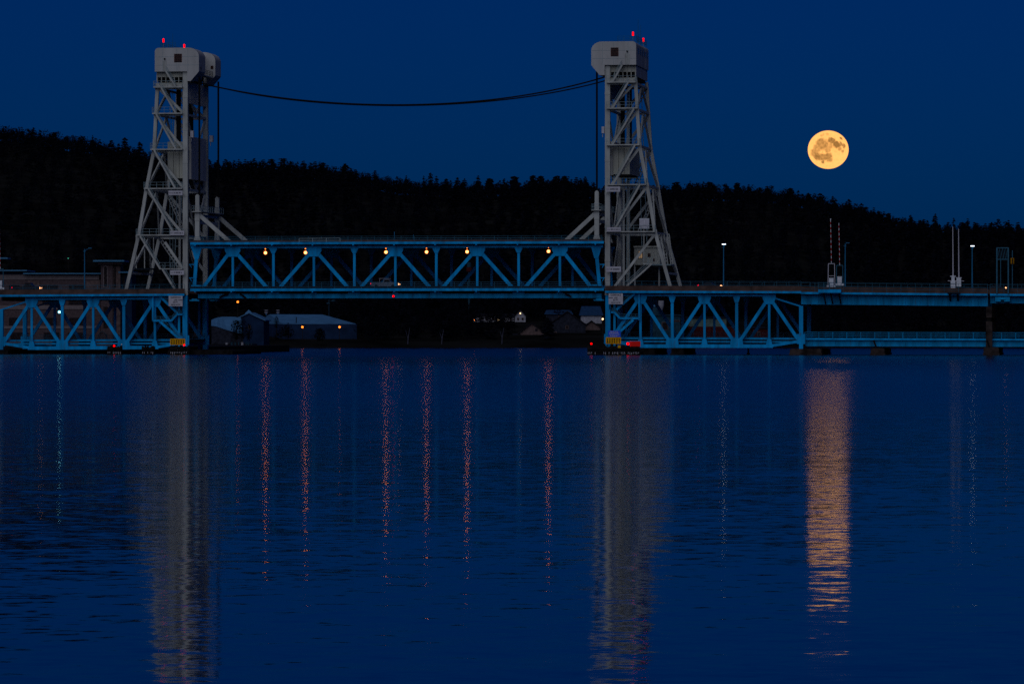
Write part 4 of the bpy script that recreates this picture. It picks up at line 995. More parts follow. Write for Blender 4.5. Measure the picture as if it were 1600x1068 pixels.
# balcony under the striped gates
t = thing('barrier_balcony', 'blue balcony bracketed off the road girder under the striped barriers', 'balcony', P(1298, 457.5, -2.6))
b = MB(); b.box(U(1280.5), U(1316), -3.0, -1.7, Z(1298, 457.4), Z(1298, 452.4)); b.build('balcony_floor', M['blue'], t)
b = MB(); railing(b, (U(1280.5), -2.95, Z(1298, 452.4)), (U(1316), -2.95, Z(1298, 452.4)), 1.25, 1.0, 0.05, 3); b.build('balcony_railing', M['rail'], t)
b = MB()
for px in (1287, 1298, 1311): b.beam(P(px, 459, -2.4), P(px + 3, 474, -0.4), 0.25)
b.build('bracket', M['black'], t)
t = thing('barrier_balcony', 'dark brackets under the white barriers on the road girder', 'balcony', P(1490, 458, -2.2))
b = MB(); b.box(U(1481), U(1501), -2.4, -1.7, Z(1490, 458.7), Z(1490, 456.5)); b.build('balcony_floor', M['soffit'], t)
b = MB()
for px in (1484, 1496): b.beam(P(px, 459, -2.1), P(px + 1, 469, -0.4), 0.3)
b.build('bracket', M['black'], t)
# overhead sign frame at the far right
t = thing('sign_gantry', 'tall blue steel gantry frame over the road near the right edge', 'gantry', P(1566, 458, -1.6))
b = MB()
for px in (1557.6, 1575.4): b.beam(P(px, 459, -1.7), P(px, 387, -1.7), 0.24)
b.build('post', M['rail'], t)
b = MB(); b.beam(P(1557, 387.2, -1.7), P(1576, 387.2, -1.7), 0.18); b.beam(P(1557, 405, -1.7), P(1576, 405, -1.7), 0.16)
for x0, x1 in ((1558, 1562.5), (1562.5, 1567), (1567, 1571), (1571, 1575)): b.beam(P(x0, 405, -1.7), P(x1, 387.2, -1.7), 0.07)
b.build('crossbeam', M['rail'], t)
b = MB(); b.box(U(1559.5), U(1574), -1.5, -1.4, Z(1566, 403.5), Z(1566, 389)); b.build('sign_back', M['soffit'], t)
b = MB()
for px in (1560, 1574): b.box(U(px) - 0.5, U(px) + 0.5, -1.9, -0.2, Z(px, 471), Z(px, 464))
b.beam(P(1562, 466, -1.8), P(1572, 466, -1.8), 0.4); b.build('base_bracket', M['deckblue'], t)
t = thing('traffic_signal', 'amber traffic signal on a thin mast right of the overhead frame', 'traffic signal', P(1581.8, 448, 6))
b = MB(); b.tube([P(1581.8, 455, 6), P(1581.8, 391, 6)], 0.09, 6); b.beam(P(1563.5, 454, 6), P(1563.5, 405, 6), 0.12); b.build('mast', M['rail'], t)
b = MB(); b.box(U(1579.3, 6), U(1584.5, 6), 5.7, 5.95, Z(1582, 412, 6), Z(1582, 403, 6)); b.build('signal_head', M['amberpaint'], t)
for k in range(3):
    b = MB(); u, _, z = P(1581.9, 404.8 + 2.8 * k, 5.6); b.tube([(u, 5.5, z), (u, 5.697, z)], 0.13, 10); b.build('signal_lens', M['window'], t)

# ---------------------------------------------------------------- vehicles (profile facing right)
def vehicle(px0, px1, w, zroad, label, cat, kind, paint, tail=True, head=True, h=1.75, name='parked_car'):
    u0, u1 = U(px0, w), U(px1, w); L = u1 - u0
    t = thing(name, label, cat, ((u0 + u1) / 2, w, zroad))
    Wd = 1.85
    if kind == 'pickup':
        pr = [(0, .45), (0, 1.12), (.40, 1.12), (.42, 1.16), (.47, h), (.66, h), (.74, 1.18), (.97, 1.05), (1, .9), (1, .45)]
    else:
        pr = [(0, .42), (0, .95), (.06, 1.02), (.2, 1.1), (.33, h - 0.03), (.42, h), (.55, h), (.70, 1.05), (.95, .88), (1, .7), (1, .42)]
    b = MB(); b.prism([(u0 + x * L, zroad + z) for x, z in pr], w - Wd / 2, w + Wd / 2); b.build('body', paint, t)
    b = MB(); gx = (.49, .66, .71, .48) if kind == 'pickup' else (.36, .54, .65, .25)
    b.prism([(u0 + gx[3] * L, zroad + 1.2), (u0 + gx[2] * L, zroad + 1.2), (u0 + gx[1] * L, zroad + h - .1), (u0 + gx[0] * L, zroad + h - .1)], w - Wd / 2 - 0.012, w - Wd / 2 - 0.002); b.build('window', M['window'], t)
    for f in (.19, .81):
        for ww in (w - Wd / 2 + 0.1, w + Wd / 2 - 0.1):
            b = MB(); n = 14; r_ = 0.36; b.prism([(u0 + f * L + r_ * math.cos(2 * math.pi * k / n), zroad + r_ + r_ * math.sin(2 * math.pi * k / n)) for k in range(n)], ww - 0.13, ww + 0.13); b.build('wheel', M['tyre'], t)
    if tail: b = MB(); b.ball((u0 - 0.02, w - 0.75, zroad + 0.9), 0.13); b.ball((u0 - 0.02, w + 0.75, zroad + 0.9), 0.1); b.build('tail_lamp', M['e_tail'], t)
    if head: b = MB(); b.ball((u1 + 0.02, w - 0.7, zroad + 0.82), 0.16); b.ball((u1 + 0.02, w + 0.7, zroad + 0.82), 0.1); b.build('headlamp', M['e_head'], t)
    return t
vehicle(21, 63.5, 4.0, Z(40, 461.5) + 0.6, 'dark pickup truck with red tail lamp on the road at far left', 'pickup truck', 'pickup', M['cardark'], name='pickup_truck', h=1.8)
t = vehicle(581, 623.5, 5.0, ZFB + 0.25, 'silver pickup truck with a ladder rack crossing the lift span', 'pickup truck', 'pickup', M['silver'], name='pickup_truck', h=1.7)
b = MB(); 
for px in (594.5, 604): b.beam((U(px, 5), 4.2, ZFB + 1.2), (U(px, 5), 4.2, ZFB + 2.15), 0.07)
b.beam((U(593, 5), 4.2, ZFB + 2.15), (U(612, 5), 4.2, ZFB + 2.1), 0.07); b.build('ladder_rack', M['sign'], t)
vehicle(1092, 1127, 4.0, Z(1110, 456.2) + 0.35, 'dark low car on the road beside the lit lamp right of the right tower', 'car', 'sedan', M['cardark'], name='car', h=1.42)
vehicle(1545, 1571.5, 4.0, Z(1560, 461) + 0.55, 'dark car behind the gantry frame with orange headlamp', 'car', 'sedan', M['cardark'], tail=False, name='car', h=1.4)
small_light(945.5, 498, 10.0, 0.14, M['e_warm'], 'wall_lamp', 'small warm lamp in front of the right tower leg over the water', 'lamp') if False else None

# ================================================================ BUILDINGS
def wthing(name, label, cat, px, py, Y, group=None): return thing(name, label, cat, (XP(px, Y), Y, ZP(py, Y)), bridge=False, group=group)
def wbox(b, x0, x1, y0, y1, Y0, Y1): return b.box(XP(x0, Y0), XP(x1, Y0), Y0, Y1, ZP(y1, Y0), ZP(y0, Y0))
# long brick building behind the left truss
YB = 905.0
t = wthing('office_building', 'long low brick and tan building with a flat roof behind the left truss', 'building', 80, 548, YB)
def wall(x0, x1, y0, y1, m, name='wall', Y0=YB, dep=14): return wbox(MB(), x0, x1, y0, y1, Y0, Y0 + dep).build(name, m, t)
wall(-60, 157, 436.8, 548, M['brick']); wall(-60, 38, 429, 436.7, M['tan'], Y0=YB - 0.1); wall(38.1, 155, 429, 436.7, M['tan'], Y0=YB - 0.15)
wall(44, 62, 438, 452, M['pinkwall'], 'wall_bay', YB - 0.2, 0.19); wall(135, 156, 438, 452, M['pinkwall'], 'wall_bay', YB - 0.2, 0.19)
for (x0, x1, y0, y1) in ((36, 158.5, 426.4, 428), (-60, 42, 421.6, 423.4)): wbox(MB(), x0, x1, y0, y1, YB - 1.2, YB + 15).build('roof', M['roofblue'], t)
wbox(MB(), -60, 36, 423.6, 428.8, YB + 0.4, YB + 13).build('clerestory', M['bluewall'], t)
for (y0, y1) in ((477, 483), (509, 513)): wbox(MB(), -60, 152, y0, y1, YB - 0.12, YB - 0.003).build('wall_band', M['tan'], t)
for (y0, y1, cols_) in ((445, 451.5, ((14, 30), (66, 90), (107.6, 131))), (468, 475, ((66, 90), (107, 130))), (496, 507.5, ((14, 28), (70, 88), (108, 131))), (519, 530, ((16, 44), (68, 92), (106, 132)))):
    for x0, x1 in cols_:
        f = wbox(MB(), x0, x1, y0, y1, YB - 0.16, YB - 0.004).build('window', M['darkwall'], t)
        b = MB(); n = 3
        for k in range(n): wbox(b, x0 + (x1 - x0) * (k + .08) / n, x0 + (x1 - x0) * (k + .92) / n, y0 + .7, y1 - .7, YB - 0.2, YB - 0.163)
        b.build('pane', M['window'], f)
t = wthing('stair_tower', 'square brick stair tower with a tall arched window and overhanging flat roof', 'building', 170, 548, YB - 2)
wbox(MB(), 157.6, 176, 409.2, 548, YB - 2, YB + 6).build('wall', M['brick'], t)
wbox(MB(), 176.05, 188, 409.2, 548, YB - 1.4, YB + 6).build('wall', M['pinkwall'], t)
wbox(MB(), 153, 191, 408.9, 413, YB - 2.6, YB + 7).build('cornice', M['brick'], t)
wbox(MB(), 145.5, 194, 406.2, 408.6, YB - 3.6, YB + 8).build('roof', M['roofblue'], t)
b = MB(); u0, u1 = XP(161.5, YB - 2), XP(168.3, YB - 2); zc_ = ZP(418, YB); zb_ = ZP(449, YB)
b.prism(([(u0, zb_), (u1, zb_)] + arc((u0 + u1) / 2, zc_, (u1 - u0) / 2, (u1 - u0) / 2, 0, 180, 10)), YB - 2.08, YB - 2.003); f = b.build('arched_window', M['tan'], t)
b = MB(); i_ = 0.14; b.prism(([(u0 + i_, zb_ + i_), (u1 - i_, zb_ + i_)] + arc((u0 + u1) / 2, zc_, (u1 - u0) / 2 - i_, (u1 - u0) / 2 - i_, 0, 180, 10)), YB - 2.12, YB - 2.083); b.build('pane', M['window'], f)
b = MB(); wbox(b, 178.5, 181, 415, 449, YB - 1.5, YB - 1.403); b.build('window', M['window'], t)
wbox(MB(), 161.5, 168.3, 479, 512, YB - 2.1, YB - 2.003).build('window', M['window'], t)
t = wthing('annex_building', 'low dark annex with a blue roof edge just right of the stair tower', 'building', 196, 548, YB)
wbox(MB(), 188.1, 206, 426.5, 548, YB, YB + 10).build('wall', M['bluewall'], t); wbox(MB(), 185, 208, 424, 426.3, YB - 1.5, YB + 11).build('roof', M['roofblue'], t)
for x0, x1 in ((191, 195), (198, 202)): wbox(MB(), x0, x1, 430, 448, YB - 0.1, YB - 0.004).build('window', M['window'], t)
t = wthing('canopy', 'small blue canopy slab at the left picture edge above the building', 'canopy', 4, 403, YB + 5)
wbox(MB(), -30, 11.7, 402.2, 404.2, YB + 4, YB + 10).build('canopy_roof', M['roofblue'], t); wbox(MB(), -14, -8, 404.3, 430, YB + 6, YB + 8).build('canopy_wall', M['brick'], t)
t = wthing('pipe_arch', 'pale arch of a culvert hood beside the left truss walkway', 'arch', 160, 533, 880)
b = MB(); pts = arc(XP(160, 880), ZP(533, 880), 0.95, 1.9, 0, 180, 12); b.tube([(p[0], 880, p[1]) for p in pts], 0.08, 6); b.build('arch_frame', M['teal'], t)
b = MB(); b.prism(arc(XP(160, 880), ZP(533, 880), 0.8, 1.7, 0, 180, 12), 880.2, 880.5); b.build('arch_plate', M['brick'], t)
t = wthing('pipe_arch', 'arched machinery guard with pale rim under the left end of the lift span', 'arch', 309, 533, 870)
b = MB(); pts = arc(XP(309, 870), ZP(526, 870), 1.1, 2.1, -10, 150, 12); b.tube([(p[0], 870, p[1]) for p in pts], 0.09, 6); b.build('arch_frame', M['teal'], t)
b = MB(); b.prism(arc(XP(309, 870), ZP(526, 870), 0.9, 1.9, 0, 180, 12), 870.2, 870.6); b.build('arch_plate', M['brick'], t)
b = MB(); wbox(b, 302, 320, 534, 543, 869, 875); b.build('arch_base', M['teal'], t)

# curved-roof boat shed
def poly(b, pts): n = len(b.v); b.v += [tuple(p) for p in pts]; b.f.append(tuple(range(n, n + len(pts)))); return b
def W3(px, py, Y): return (XP(px, Y), Y, ZP(py, Y))
t = wthing('boat_shed', 'boat shed with a rounded pale roof by the water right of the left tower', 'building', 365, 540, 1010)
b = MB(); ridge = [(330.2, 499.7), (335, 497.4), (341, 495.6), (348, 494.7), (366, 494.7), (377, 496.5)]; eave = [(330.2, 508.8), (338, 510), (346, 512.6), (355.5, 515.6), (368, 519), (379, 522)]
for i in range(5):
    for (a, c, Ya, Yc) in ((eave, ridge, 1004, 1012), (ridge, eave, 1012, 1020)):
        poly(b, [W3(a[i][0], a[i][1], Ya), W3(a[i + 1][0], a[i + 1][1], Ya), W3(c[i + 1][0], c[i + 1][1], Yc), W3(c[i][0], c[i][1], Yc)])
b.build('roof', M['snowroof'], t)
b = MB()
for Y in (1004.2, 1019.8):
    poly(b, [W3(330.4, 541, Y), W3(379, 541, Y), W3(379, 522, Y), W3(368, 519, Y), W3(355.5, 515.8, Y), W3(346, 512.8, Y), W3(338, 510.2, Y), W3(330.4, 509, Y)])
poly(b, [W3(330.4, 541, 1004.2), W3(330.4, 541, 1019.8), W3(330.4, 509, 1019.8), W3(330.4, 499.9, 1012), W3(330.4, 509, 1004.2)])
poly(b, [W3(379, 541, 1004.2), W3(379, 541, 1019.8), W3(379, 522, 1019.8), W3(377.3, 496.7, 1012), W3(379, 522, 1004.2)]); b.build('wall', M['darkwall'], t)
def house(name, label, x0, x1, yb, ye, yr, Y, dep, m, roof, windows=(), gable=True, group=None, over=1.2):
    """gable end facing the water: x0..x1 photo columns, base, eave and ridge rows"""
    t = wthing(name, label, 'building', (x0 + x1) / 2, yb, Y, group)
    xa, xb, xm = XP(x0, Y), XP(x1, Y), XP((x0 + x1) / 2, Y); z0, ze, zr = ZP(yb, Y), ZP(ye, Y), ZP(yr, Y)
    b = MB()
    if gable: b.prism([(xa, z0 - 2), (xb, z0 - 2), (xb, ze), (xm, zr), (xa, ze)], Y, Y + dep)
    else: b.box(xa, xb, Y, Y + dep, z0 - 2, ze)
    b.build('wall', m, t)
    b = MB(); o = over * 0.35
    if gable:
        sl_ = (zr - ze) / (xm - xa)
        b.prism([(xa - o, ze - o * sl_ + .02), (xm, zr + .02), (xb + o, ze - o * sl_ + .02), (xb + o, ze - o * sl_ + .25), (xm, zr + .27), (xa - o, ze - o * sl_ + .25)], Y - o, Y + dep + o)
    else:
        b.prism([(xa - o, ze + .01), (xb + o, ze + .01), (xb + o, ze + .2), (xa - o, ze + .2)], Y - o, Y + dep + o)
        ym = Y + dep / 2
        b.v += [(xa - o, Y - o, ze + .2), (xb + o, Y - o, ze + .2), (xb - 0.2, ym, zr), (xa + 0.2, ym, zr), (xb + o, Y + dep + o, ze + .2), (xa - o, Y + dep + o, ze + .2)]
        n = len(b.v) - 6; b.f += [(n, n + 1, n + 2, n + 3), (n + 3, n + 2, n + 4, n + 5), (n + 1, n + 4, n + 2), (n, n + 3, n + 5)]
    b.build('roof', roof, t)
    for (a, c, d, e, wm) in windows:
        f = MB().box(XP(a, Y), XP(c, Y), Y - 0.08, Y - 0.004, ZP(e, Y), ZP(d, Y)).build('window', M['pinkwall'] if m is not M['pinkwall'] else M['darkwall'], t)
        i = min(0.12, (XP(c, Y) - XP(a, Y)) * 0.2)
        MB().box(XP(a, Y) + i, XP(c, Y) - i, Y - 0.12, Y - 0.083, ZP(e, Y) + i, ZP(d, Y) - i).build('pane', M[wm], f)
    return t
house('boat_house', 'dark blue gabled boathouse with a pale ridge cap between the rounded and the hipped roofs', 366, 412, 541, 500, 489.5, 1030, 24, M['bluewall'], M['snowroof'], ((388, 392, 508, 514, 'window'),))
t = wthing('roof_cupola', 'small pale pointed cupola on the ridge of the dark blue boathouse', 'cupola', 388.8, 490, 1034)
b = MB(); x, Y, z = W3(388.8, 490, 1034); zz = ZP(483.5, 1034); b.add([(x - .9, Y - .9, z), (x + .9, Y - .9, z), (x + .9, Y + .9, z), (x - .9, Y + .9, z), (x, Y, zz)], [(0, 1, 4), (1, 2, 4), (2, 3, 4), (3, 0, 4), (3, 2, 1, 0)]); b.build('cupola_roof', M['snowroof'], t)
# hipped warehouse
t = wthing('warehouse', 'big warehouse with a pale hipped roof and two amber wall lamps', 'building', 500, 530, 1125)
rl, rr_, rb_ = (420, 490.8), (504, 491.2), None
b = MB(); A, B_, C_, D_ = W3(442, 506, 1120), W3(557.5, 506, 1120), W3(504, 491.2, 1134), W3(421, 490.9, 1134)
E_, F_ = W3(398, 506, 1148), W3(540, 506.3, 1148)
poly(b, [A, B_, C_, D_]); poly(b, [B_, F_, C_]); poly(b, [D_, C_, F_, E_]); poly(b, [A, D_, E_][::-1]); b.build('roof', M['snowroof'], t)
b = MB(); zb = ZP(530, 1120) - 3
def dn(p, q): return (p[0] * .999, p[1] + (0.3 if p[1] < 1130 else -.3), q)
for p, q_ in ((A, B_), (B_, F_), (F_, E_), (E_, A)):
    poly(b, [(p[0], p[1], zb), (q_[0], q_[1], zb), (q_[0], q_[1], q_[2] - .05), (p[0], p[1], p[2] - .05)])
b.build('wall', M['bluewall'], t)
b = MB(); wbox(b, 472, 474.5, 506.3, 507.6, 1119.2, 1119.9); b.build('gutter_bracket', M['darkwall'], t)
b = MB(); b.tube([W3(463, 495, 1121.5), W3(463, 505, 1121.5)], 0.12, 6); b.build('roof_pipe', M['darkwall'], t)
for i, px in enumerate((416, 434.3)):
    t = wthing('roof_vent', ('left' if i == 0 else 'right') + ' of the two pale stacked vents above the left end of the warehouse roof', 'vent', px, 491.5, 1140, group='pale roof vents of the warehouse')
    b = MB(); x, Y, z = W3(px, 492, 1140); zt_ = ZP(484, 1140)
    b.tube([(x, Y, z), (x, Y, zt_ - .3)], 0.22, 8); b.build('vent_pipe', M['snowroof'], t)
    b = MB()
    for k in range(3): zz = zt_ - 0.35 * k; b.tube([(x, Y, zz - .12), (x, Y, zz)], [0.5, 0.35], 10)
    b.build('vent_cowl', M['whitewall'], t)
def wlight(px, py, Y, r, m, label, name='wall_lamp', pole=3.0, group=None):
    x, _, z = W3(px, py, Y); t = thing(name, label, 'lamp', (x, Y, z - pole), bridge=False, group=group)
    MB().ball((x, Y, z), r, None, 10, 6).build('bulb', m, t)
    b = MB(); b.tube([(x, Y + r * 0.6, z - pole), (x, Y + r * 0.6, z - r * 0.5)], 0.06, 6); b.build('post', M['bark'], t)
wlight(472.5, 510.7, 1117, .28, M['e_amber2'], 'left amber lamp in front of the warehouse wall')
wlight(530.5, 510.7, 1117, .28, M['e_amber2'], 'right amber lamp in front of the warehouse wall')
wlight(371.5, 471.5, 1090, .27, M['e_amber2'], 'amber lamp high on a mast above the rounded boat shed', 'mast_lamp', 12)
wlight(941.7, 498.2, 1100, .24, M['e_warm'], 'warm lamp left of the right tower leg near the white-walled shed', 'mast_lamp', 5)
wlight(779, 499.3, 1225, .24, M['e_warm'], 'small warm lamp on the long white house', 'wall_lamp', 1)
wlight(813, 489.3, 1225, .2, M['e_warm'], 'small warm lamp in the gable of the white house', 'wall_lamp', .6)
wlight(741.5, 499.8, 1225, .17, M['e_amber2'], 'faint lamp at the left end of the white house', 'wall_lamp', 1)
wlight(1385.8, 504.2, 1300, .26, M['e_amber2'], 'orange lamp left of the small gabled house at far right', 'mast_lamp', 4)
wlight(106.5, 403.5, 1500, .1, M['e_green'], 'faint green light on the hillside left of the brick tower', 'mast_lamp', 4)
t = wthing('yard_lamp', 'thin pale twin-headed mast behind the warehouse roof', 'lamp', 514, 493, 1150)
b = MB(); b.tube([W3(514, 500, 1150), W3(514, 468, 1150)], 0.1, 6); b.beam(W3(511, 474, 1150), W3(516, 474, 1150), 0.15); b.build('post', M['teal'], t)
b = MB(); b.ball(W3(513, 474, 1150), .5, .25); b.ball(W3(521, 470, 1150), .55, .3); b.beam(W3(514, 470, 1150), W3(521, 470, 1150), 0.1); b.build('lamp_head', M['teal'], t)
# village across the water
house('long_house', 'long low white house wing left of the white gable', 740, 803.5, 504, 494, 489.5, 1230, 9, M['whitewall'], M['darkroof'], tuple((x, x + 4, 496.5, 500.5, 'window') for x in (748, 758, 769, 786, 796)), gable=False)
house('gabled_house', 'white gabled house with a lamp in its gable', 804.5, 821.2, 504, 493.5, 484.6, 1228, 10, M['whitewall'], M['darkroof'], ((808, 811, 496, 500, 'window'), (815, 818, 496, 500, 'window')))
house('gabled_house', 'brown weathered barn with a square gable opening near the water', 812, 850, 536, 520, 505.5, 1140, 10, M['pinkwall'], M['darkroof'], ((836, 840, 513, 517, 'window'), (832, 843, 523, 534, 'window')))
house('lean_to_shed', 'low dark lean-to at the left of the brown barn', 800, 811.5, 536, 524, 521, 1139, 8, M['darkwall'], M['darkroof'], gable=False)
house('gabled_house', 'dark steep house with one pale attic window right of the brown barn', 858, 915, 536, 507, 487, 1150, 10, M['darkwall'], M['darkroof'], ((883.5, 888.5, 508, 514, 'window'), (866, 870, 518, 526, 'window'), (905, 908, 520, 528, 'window')))
house('warehouse', 'low shed with a broad blue roof and a white wall strip beside the right tower', 908, 940, 500, 492.8, 478, 1200, 14, M['whitewall'], M['blueroof'], gable=False)
house('long_house', 'dark low house with a blue roof left of the white-walled shed', 853, 893, 500, 491, 484, 1240, 10, M['darkwall'], M['blueroof'], ((872, 876, 493, 497, 'window'),), gable=False)
house('gabled_house', 'tiny dim house on the slope above the blue roofs', 882, 893, 478, 474, 468.5, 1450, 8, M['bluewall'], M['blueroof'], gable=False)
house('boat_house', 'brown shed under the white strip shed beside the right tower', 911, 938, 536, 512, 502, 1165, 10, M['pinkwall'], M['darkroof'], ((920, 924, 516, 524, 'window'),))
house('industrial_hall', 'teal grey hall behind the first panel of the right truss', 1017, 1063, 534, 493, 491, 1120, 16, M['teal'], M['teal'], ((1034, 1044, 503, 515, 'window'), (1046, 1062, 500, 502.5, 'window')), gable=False)
house('industrial_hall', 'pale green hall over a dark red lower wall behind the right truss', 1073, 1135, 509, 497, 494.5, 1140, 18, M['palegreen'], M['darkroof'], (), gable=False)
t = wthing('red_fence', 'dark red hoarding wall under the pale green hall', 'wall', 1105, 528, 1130)
b = MB(); wbox(b, 1072, 1150, 510, 528, 1128, 1129); b.build('panel', M['redwall'], t)
b = MB()
for k in range(9): x = XP(1072 + k * 9.6, 1127.9); b.box(x - .12, x + .12, 1127.7, 1127.99, ZP(528, 1128), ZP(510, 1128))
b.build('batten', M['redwall'], t)
house('boat_house', 'dark red boat house behind the last panel of the right truss', 1176, 1200, 532, 513, 510, 1125, 9, M['redwall'], M['darkroof'], ((1183, 1188, 518, 525, 'window'),), gable=False)
t = wthing('storage_tank', 'pale tapered silo top behind the first panel of the right truss', 'silo', 1033, 492, 1125)
b = MB(); x, Y, z = W3(1033, 492, 1125); zt_ = ZP(469.5, 1125); zm = ZP(477, 1125); b.tube([(x, Y, z), (x, Y, zm - 1.2)], .25, 8); b.build('silo_leg', M['teal'], t)
b = MB(); b.tube([(x, Y, zm - 1.2), (x, Y, zm), (x, Y, zt_)], [.35, .7, .75], 12); b.build('silo_body', M['whitewall'], t)
t = wthing('storage_tank', 'small blue domed tank beside the pale silo top', 'silo', 1022.7, 492, 1122)
b = MB(); x, Y, z = W3(1024, 494, 1122); b.tube([(x, Y, z), (x, Y, ZP(484, 1122)), (x, Y, ZP(480, 1122))], [1.2, 1.2, .5], 14); b.build('tank_body', M['teal'], t)
b = MB(); b.ball(W3(1022.7, 478, 1122), .32); b.build('tank_cap', M['snowroof'], t)
house('gabled_house', 'small pale gabled house on the far right shore below the girders', 1404, 1418.7, 499, 493.5, 488, 1340, 8, M['whitewall'], M['darkroof'], ((1409, 1413, 493.5, 497, 'window'),))
house('long_house', 'dim low house left of the small pale gabled house', 1387, 1402, 500, 495, 491.5, 1345, 8, M['bluewall'], M['darkroof'], (), gable=False)
house('long_house', 'dim long house with a pinkish roof left of the brown column', 1500, 1531, 520, 514, 509.5, 1180, 8, M['pinkwall'], M['pinkwall'], (), gable=False)
house('long_house', 'dim house just right of the brown column on the far shore', 1557, 1569, 520, 514, 509, 1180, 8, M['pinkwall'], M['darkroof'], (), gable=False)
t = wthing('channel_marker', 'dim marker with pale dome and dark red band behind the lift span', 'marker', 733, 440, 1250)
b = MB(); x, Y, z = W3(733, 447, 1250); b.tube([(x, Y, ZP(500, 1250)), (x, Y, ZP(423, 1250))], .3, 8); b.build('marker_post', M['teal'], t)
b = MB(); b.tube([(x, Y, ZP(424, 1250)), (x, Y, ZP(417.5, 1250))], .8, 12); b.build('red_band', M['redwall'], t)
b = MB(); b.tube([(x, Y, ZP(417.3, 1250)), (x, Y, ZP(412, 1250)), (x, Y, ZP(409.5, 1250))], [.62, .62, .25], 12); b.build('dome', M['teal'], t)
# mooring piles
pile_tx = ['short leaning pale pile', 'stout pale pile', 'slim pale pile', 'tall narrow pale pile', 'broad pale pile', 'thin pale pile', 'pale pile', 'last pale pile']
near_tx = ['at the left end of the dock row', 'second in the dock row', 'third in the dock row', 'reaching lowest in the dock row', 'in the middle of the dock row', 'just right of the middle of the dock row', 'second from the right in the dock row', 'at the right end of the dock row']
for k, (px, hw_, y0, y1) in enumerate([(354, 2.2, 535.5, 541), (362, 1.8, 535, 541), (367.5, 1.4, 535, 543), (373, 1.1, 534.5, 548), (378.5, 2.2, 535, 545), (384.5, .9, 534.5, 548), (388, 1.2, 534.5, 541.5), (393, .7, 535, 546)]):
    Y = 975.0; x = XP(px, Y); b = MB(); r_ = hw_ / F * Y; b.tube([(x, Y, -1), (x + .03, Y, ZP(y0, Y))], [r_, r_ * .9], 9); b.tube([(x + .03, Y, ZP(y0, Y)), (x + .03, Y, ZP(y0, Y) + .08)], [r_ * 1.1, r_ * .7], 9)
    single(b, 'mooring_pile', M['whitewall'] if k in (0, 4) else M['teal'], pile_tx[k] + ' ' + near_tx[k], 'pile', (x, Y, -1), bridge=False, group='pale mooring piles of the dock')
t = wthing('dock', 'low dark dock behind the pale mooring piles', 'dock', 380, 543, 985)
b = MB(); b.box(XP(345, 985), XP(396, 985), 977, 1000, 0.9, 1.3); b.build('dock_deck', M['pierdark'], t)
b = MB()
for k in range(6): b.box(XP(350 + 8 * k, 985) - .2, XP(350 + 8 * k, 985) + .2, 978, 978.4, -1, .9)
b.build('dock_post', M['pierdark'], t)

# ================================================================ TREES
def conifer(rnd, h, r, layers=9, per=7, ragged=.5, taper=1.0):
    """trunk plus drooping sprays of branches; unit metres, base at 0"""
    v, f = [], []
    def tri(a, b_, c): n = len(v); v.extend([a, b_, c]); f.append((n, n + 1, n + 2))
    for k in range(4):
        a0, a1 = math.pi / 2 * k, math.pi / 2 * (k + 1); t0 = .03 * h * .5
        tri((t0 * math.cos(a0), t0 * math.sin(a0), -1), (t0 * math.cos(a1), t0 * math.sin(a1), -1), (0, 0, h))
    for i in range(layers):
        fz = .14 + .84 * i / layers + rnd.uniform(-.02, .02); z = h * fz
        R0 = r * (1 - fz) ** taper + .12
        for k in range(per):
            if rnd.random() < .12: continue
            a = rnd.uniform(0, 6.283); L = R0 * rnd.uniform(1 - ragged, 1.15); wd_ = L * rnd.uniform(.22, .42) + .1
            dr = rnd.uniform(-.32, .12) * L; ca, sa = math.cos(a), math.sin(a)
            base = (0, 0, z + .05 * h); tip = (ca * L, sa * L, z + dr)
            mx, my = ca * L * .62, sa * L * .62
            tri(base, (mx - sa * wd_, my + ca * wd_, z + dr * .5 - .12), tip); tri(base, tip, (mx + sa * wd_, my - ca * wd_, z + dr * .5 - .12))
            if L > 1.0:
                tri((mx * .5, my * .5, z), (mx, my, z - .35 * wd_ - .25), tip)
    return v, f
def broadleaf(rnd, h, r, n=90, bare=True):
    v, f = [], []
    def tri(a, b_, c): m = len(v); v.extend([a, b_, c]); f.append((m, m + 1, m + 2))
    for k in range(3):
        a0, a1 = 2.09 * k, 2.09 * (k + 1); t0 = .018 * h
        tri((t0 * math.cos(a0), t0 * math.sin(a0), -1), (t0 * math.cos(a1), t0 * math.sin(a1), -1), (0, 0, h * .8))
    for k in range(14):
        a = rnd.uniform(0, 6.28); z0 = h * rnd.uniform(.25, .6); el = rnd.uniform(.5, 1.2); L = r * rnd.uniform(.7, 1.15)
        tip = (math.cos(a) * math.cos(el) * L, math.sin(a) * math.cos(el) * L, z0 + math.sin(el) * L * 1.2)
        tri((0, 0, z0), (.12, .12, z0 + .2), tip)
    for k in range(n):
        a = rnd.uniform(0, 6.28); q = rnd.random() ** .5; ze = rnd.uniform(-1, 1); rr = math.sqrt(max(0, 1 - ze * ze)) * q
        c = (math.cos(a) * rr * r, math.sin(a) * rr * r, h * .62 + ze * h * .38 * (.6 + .4 * q))
        s_ = r * rnd.uniform(.1, .24)
        p = [tuple(c[i] + rnd.uniform(-s_, s_) for i in range(3)) for _ in range(3)]; tri(*p)
    return v, f
rnd = random.Random(11)
cons = [conifer(rnd, 1.0 * 11, rnd.uniform(3.0, 4.4), 9, 8, .5, rnd.uniform(.4, .75)) for _ in range(7)]
brds = [broadleaf(rnd, 10, rnd.uniform(3.2, 4.6), 130) for _ in range(5)]
CN_ = [(np.array(v, float), np.array(f, int)) for v, f in cons]; BR_ = [(np.array(v, float), np.array(f, int)) for v, f in brds]
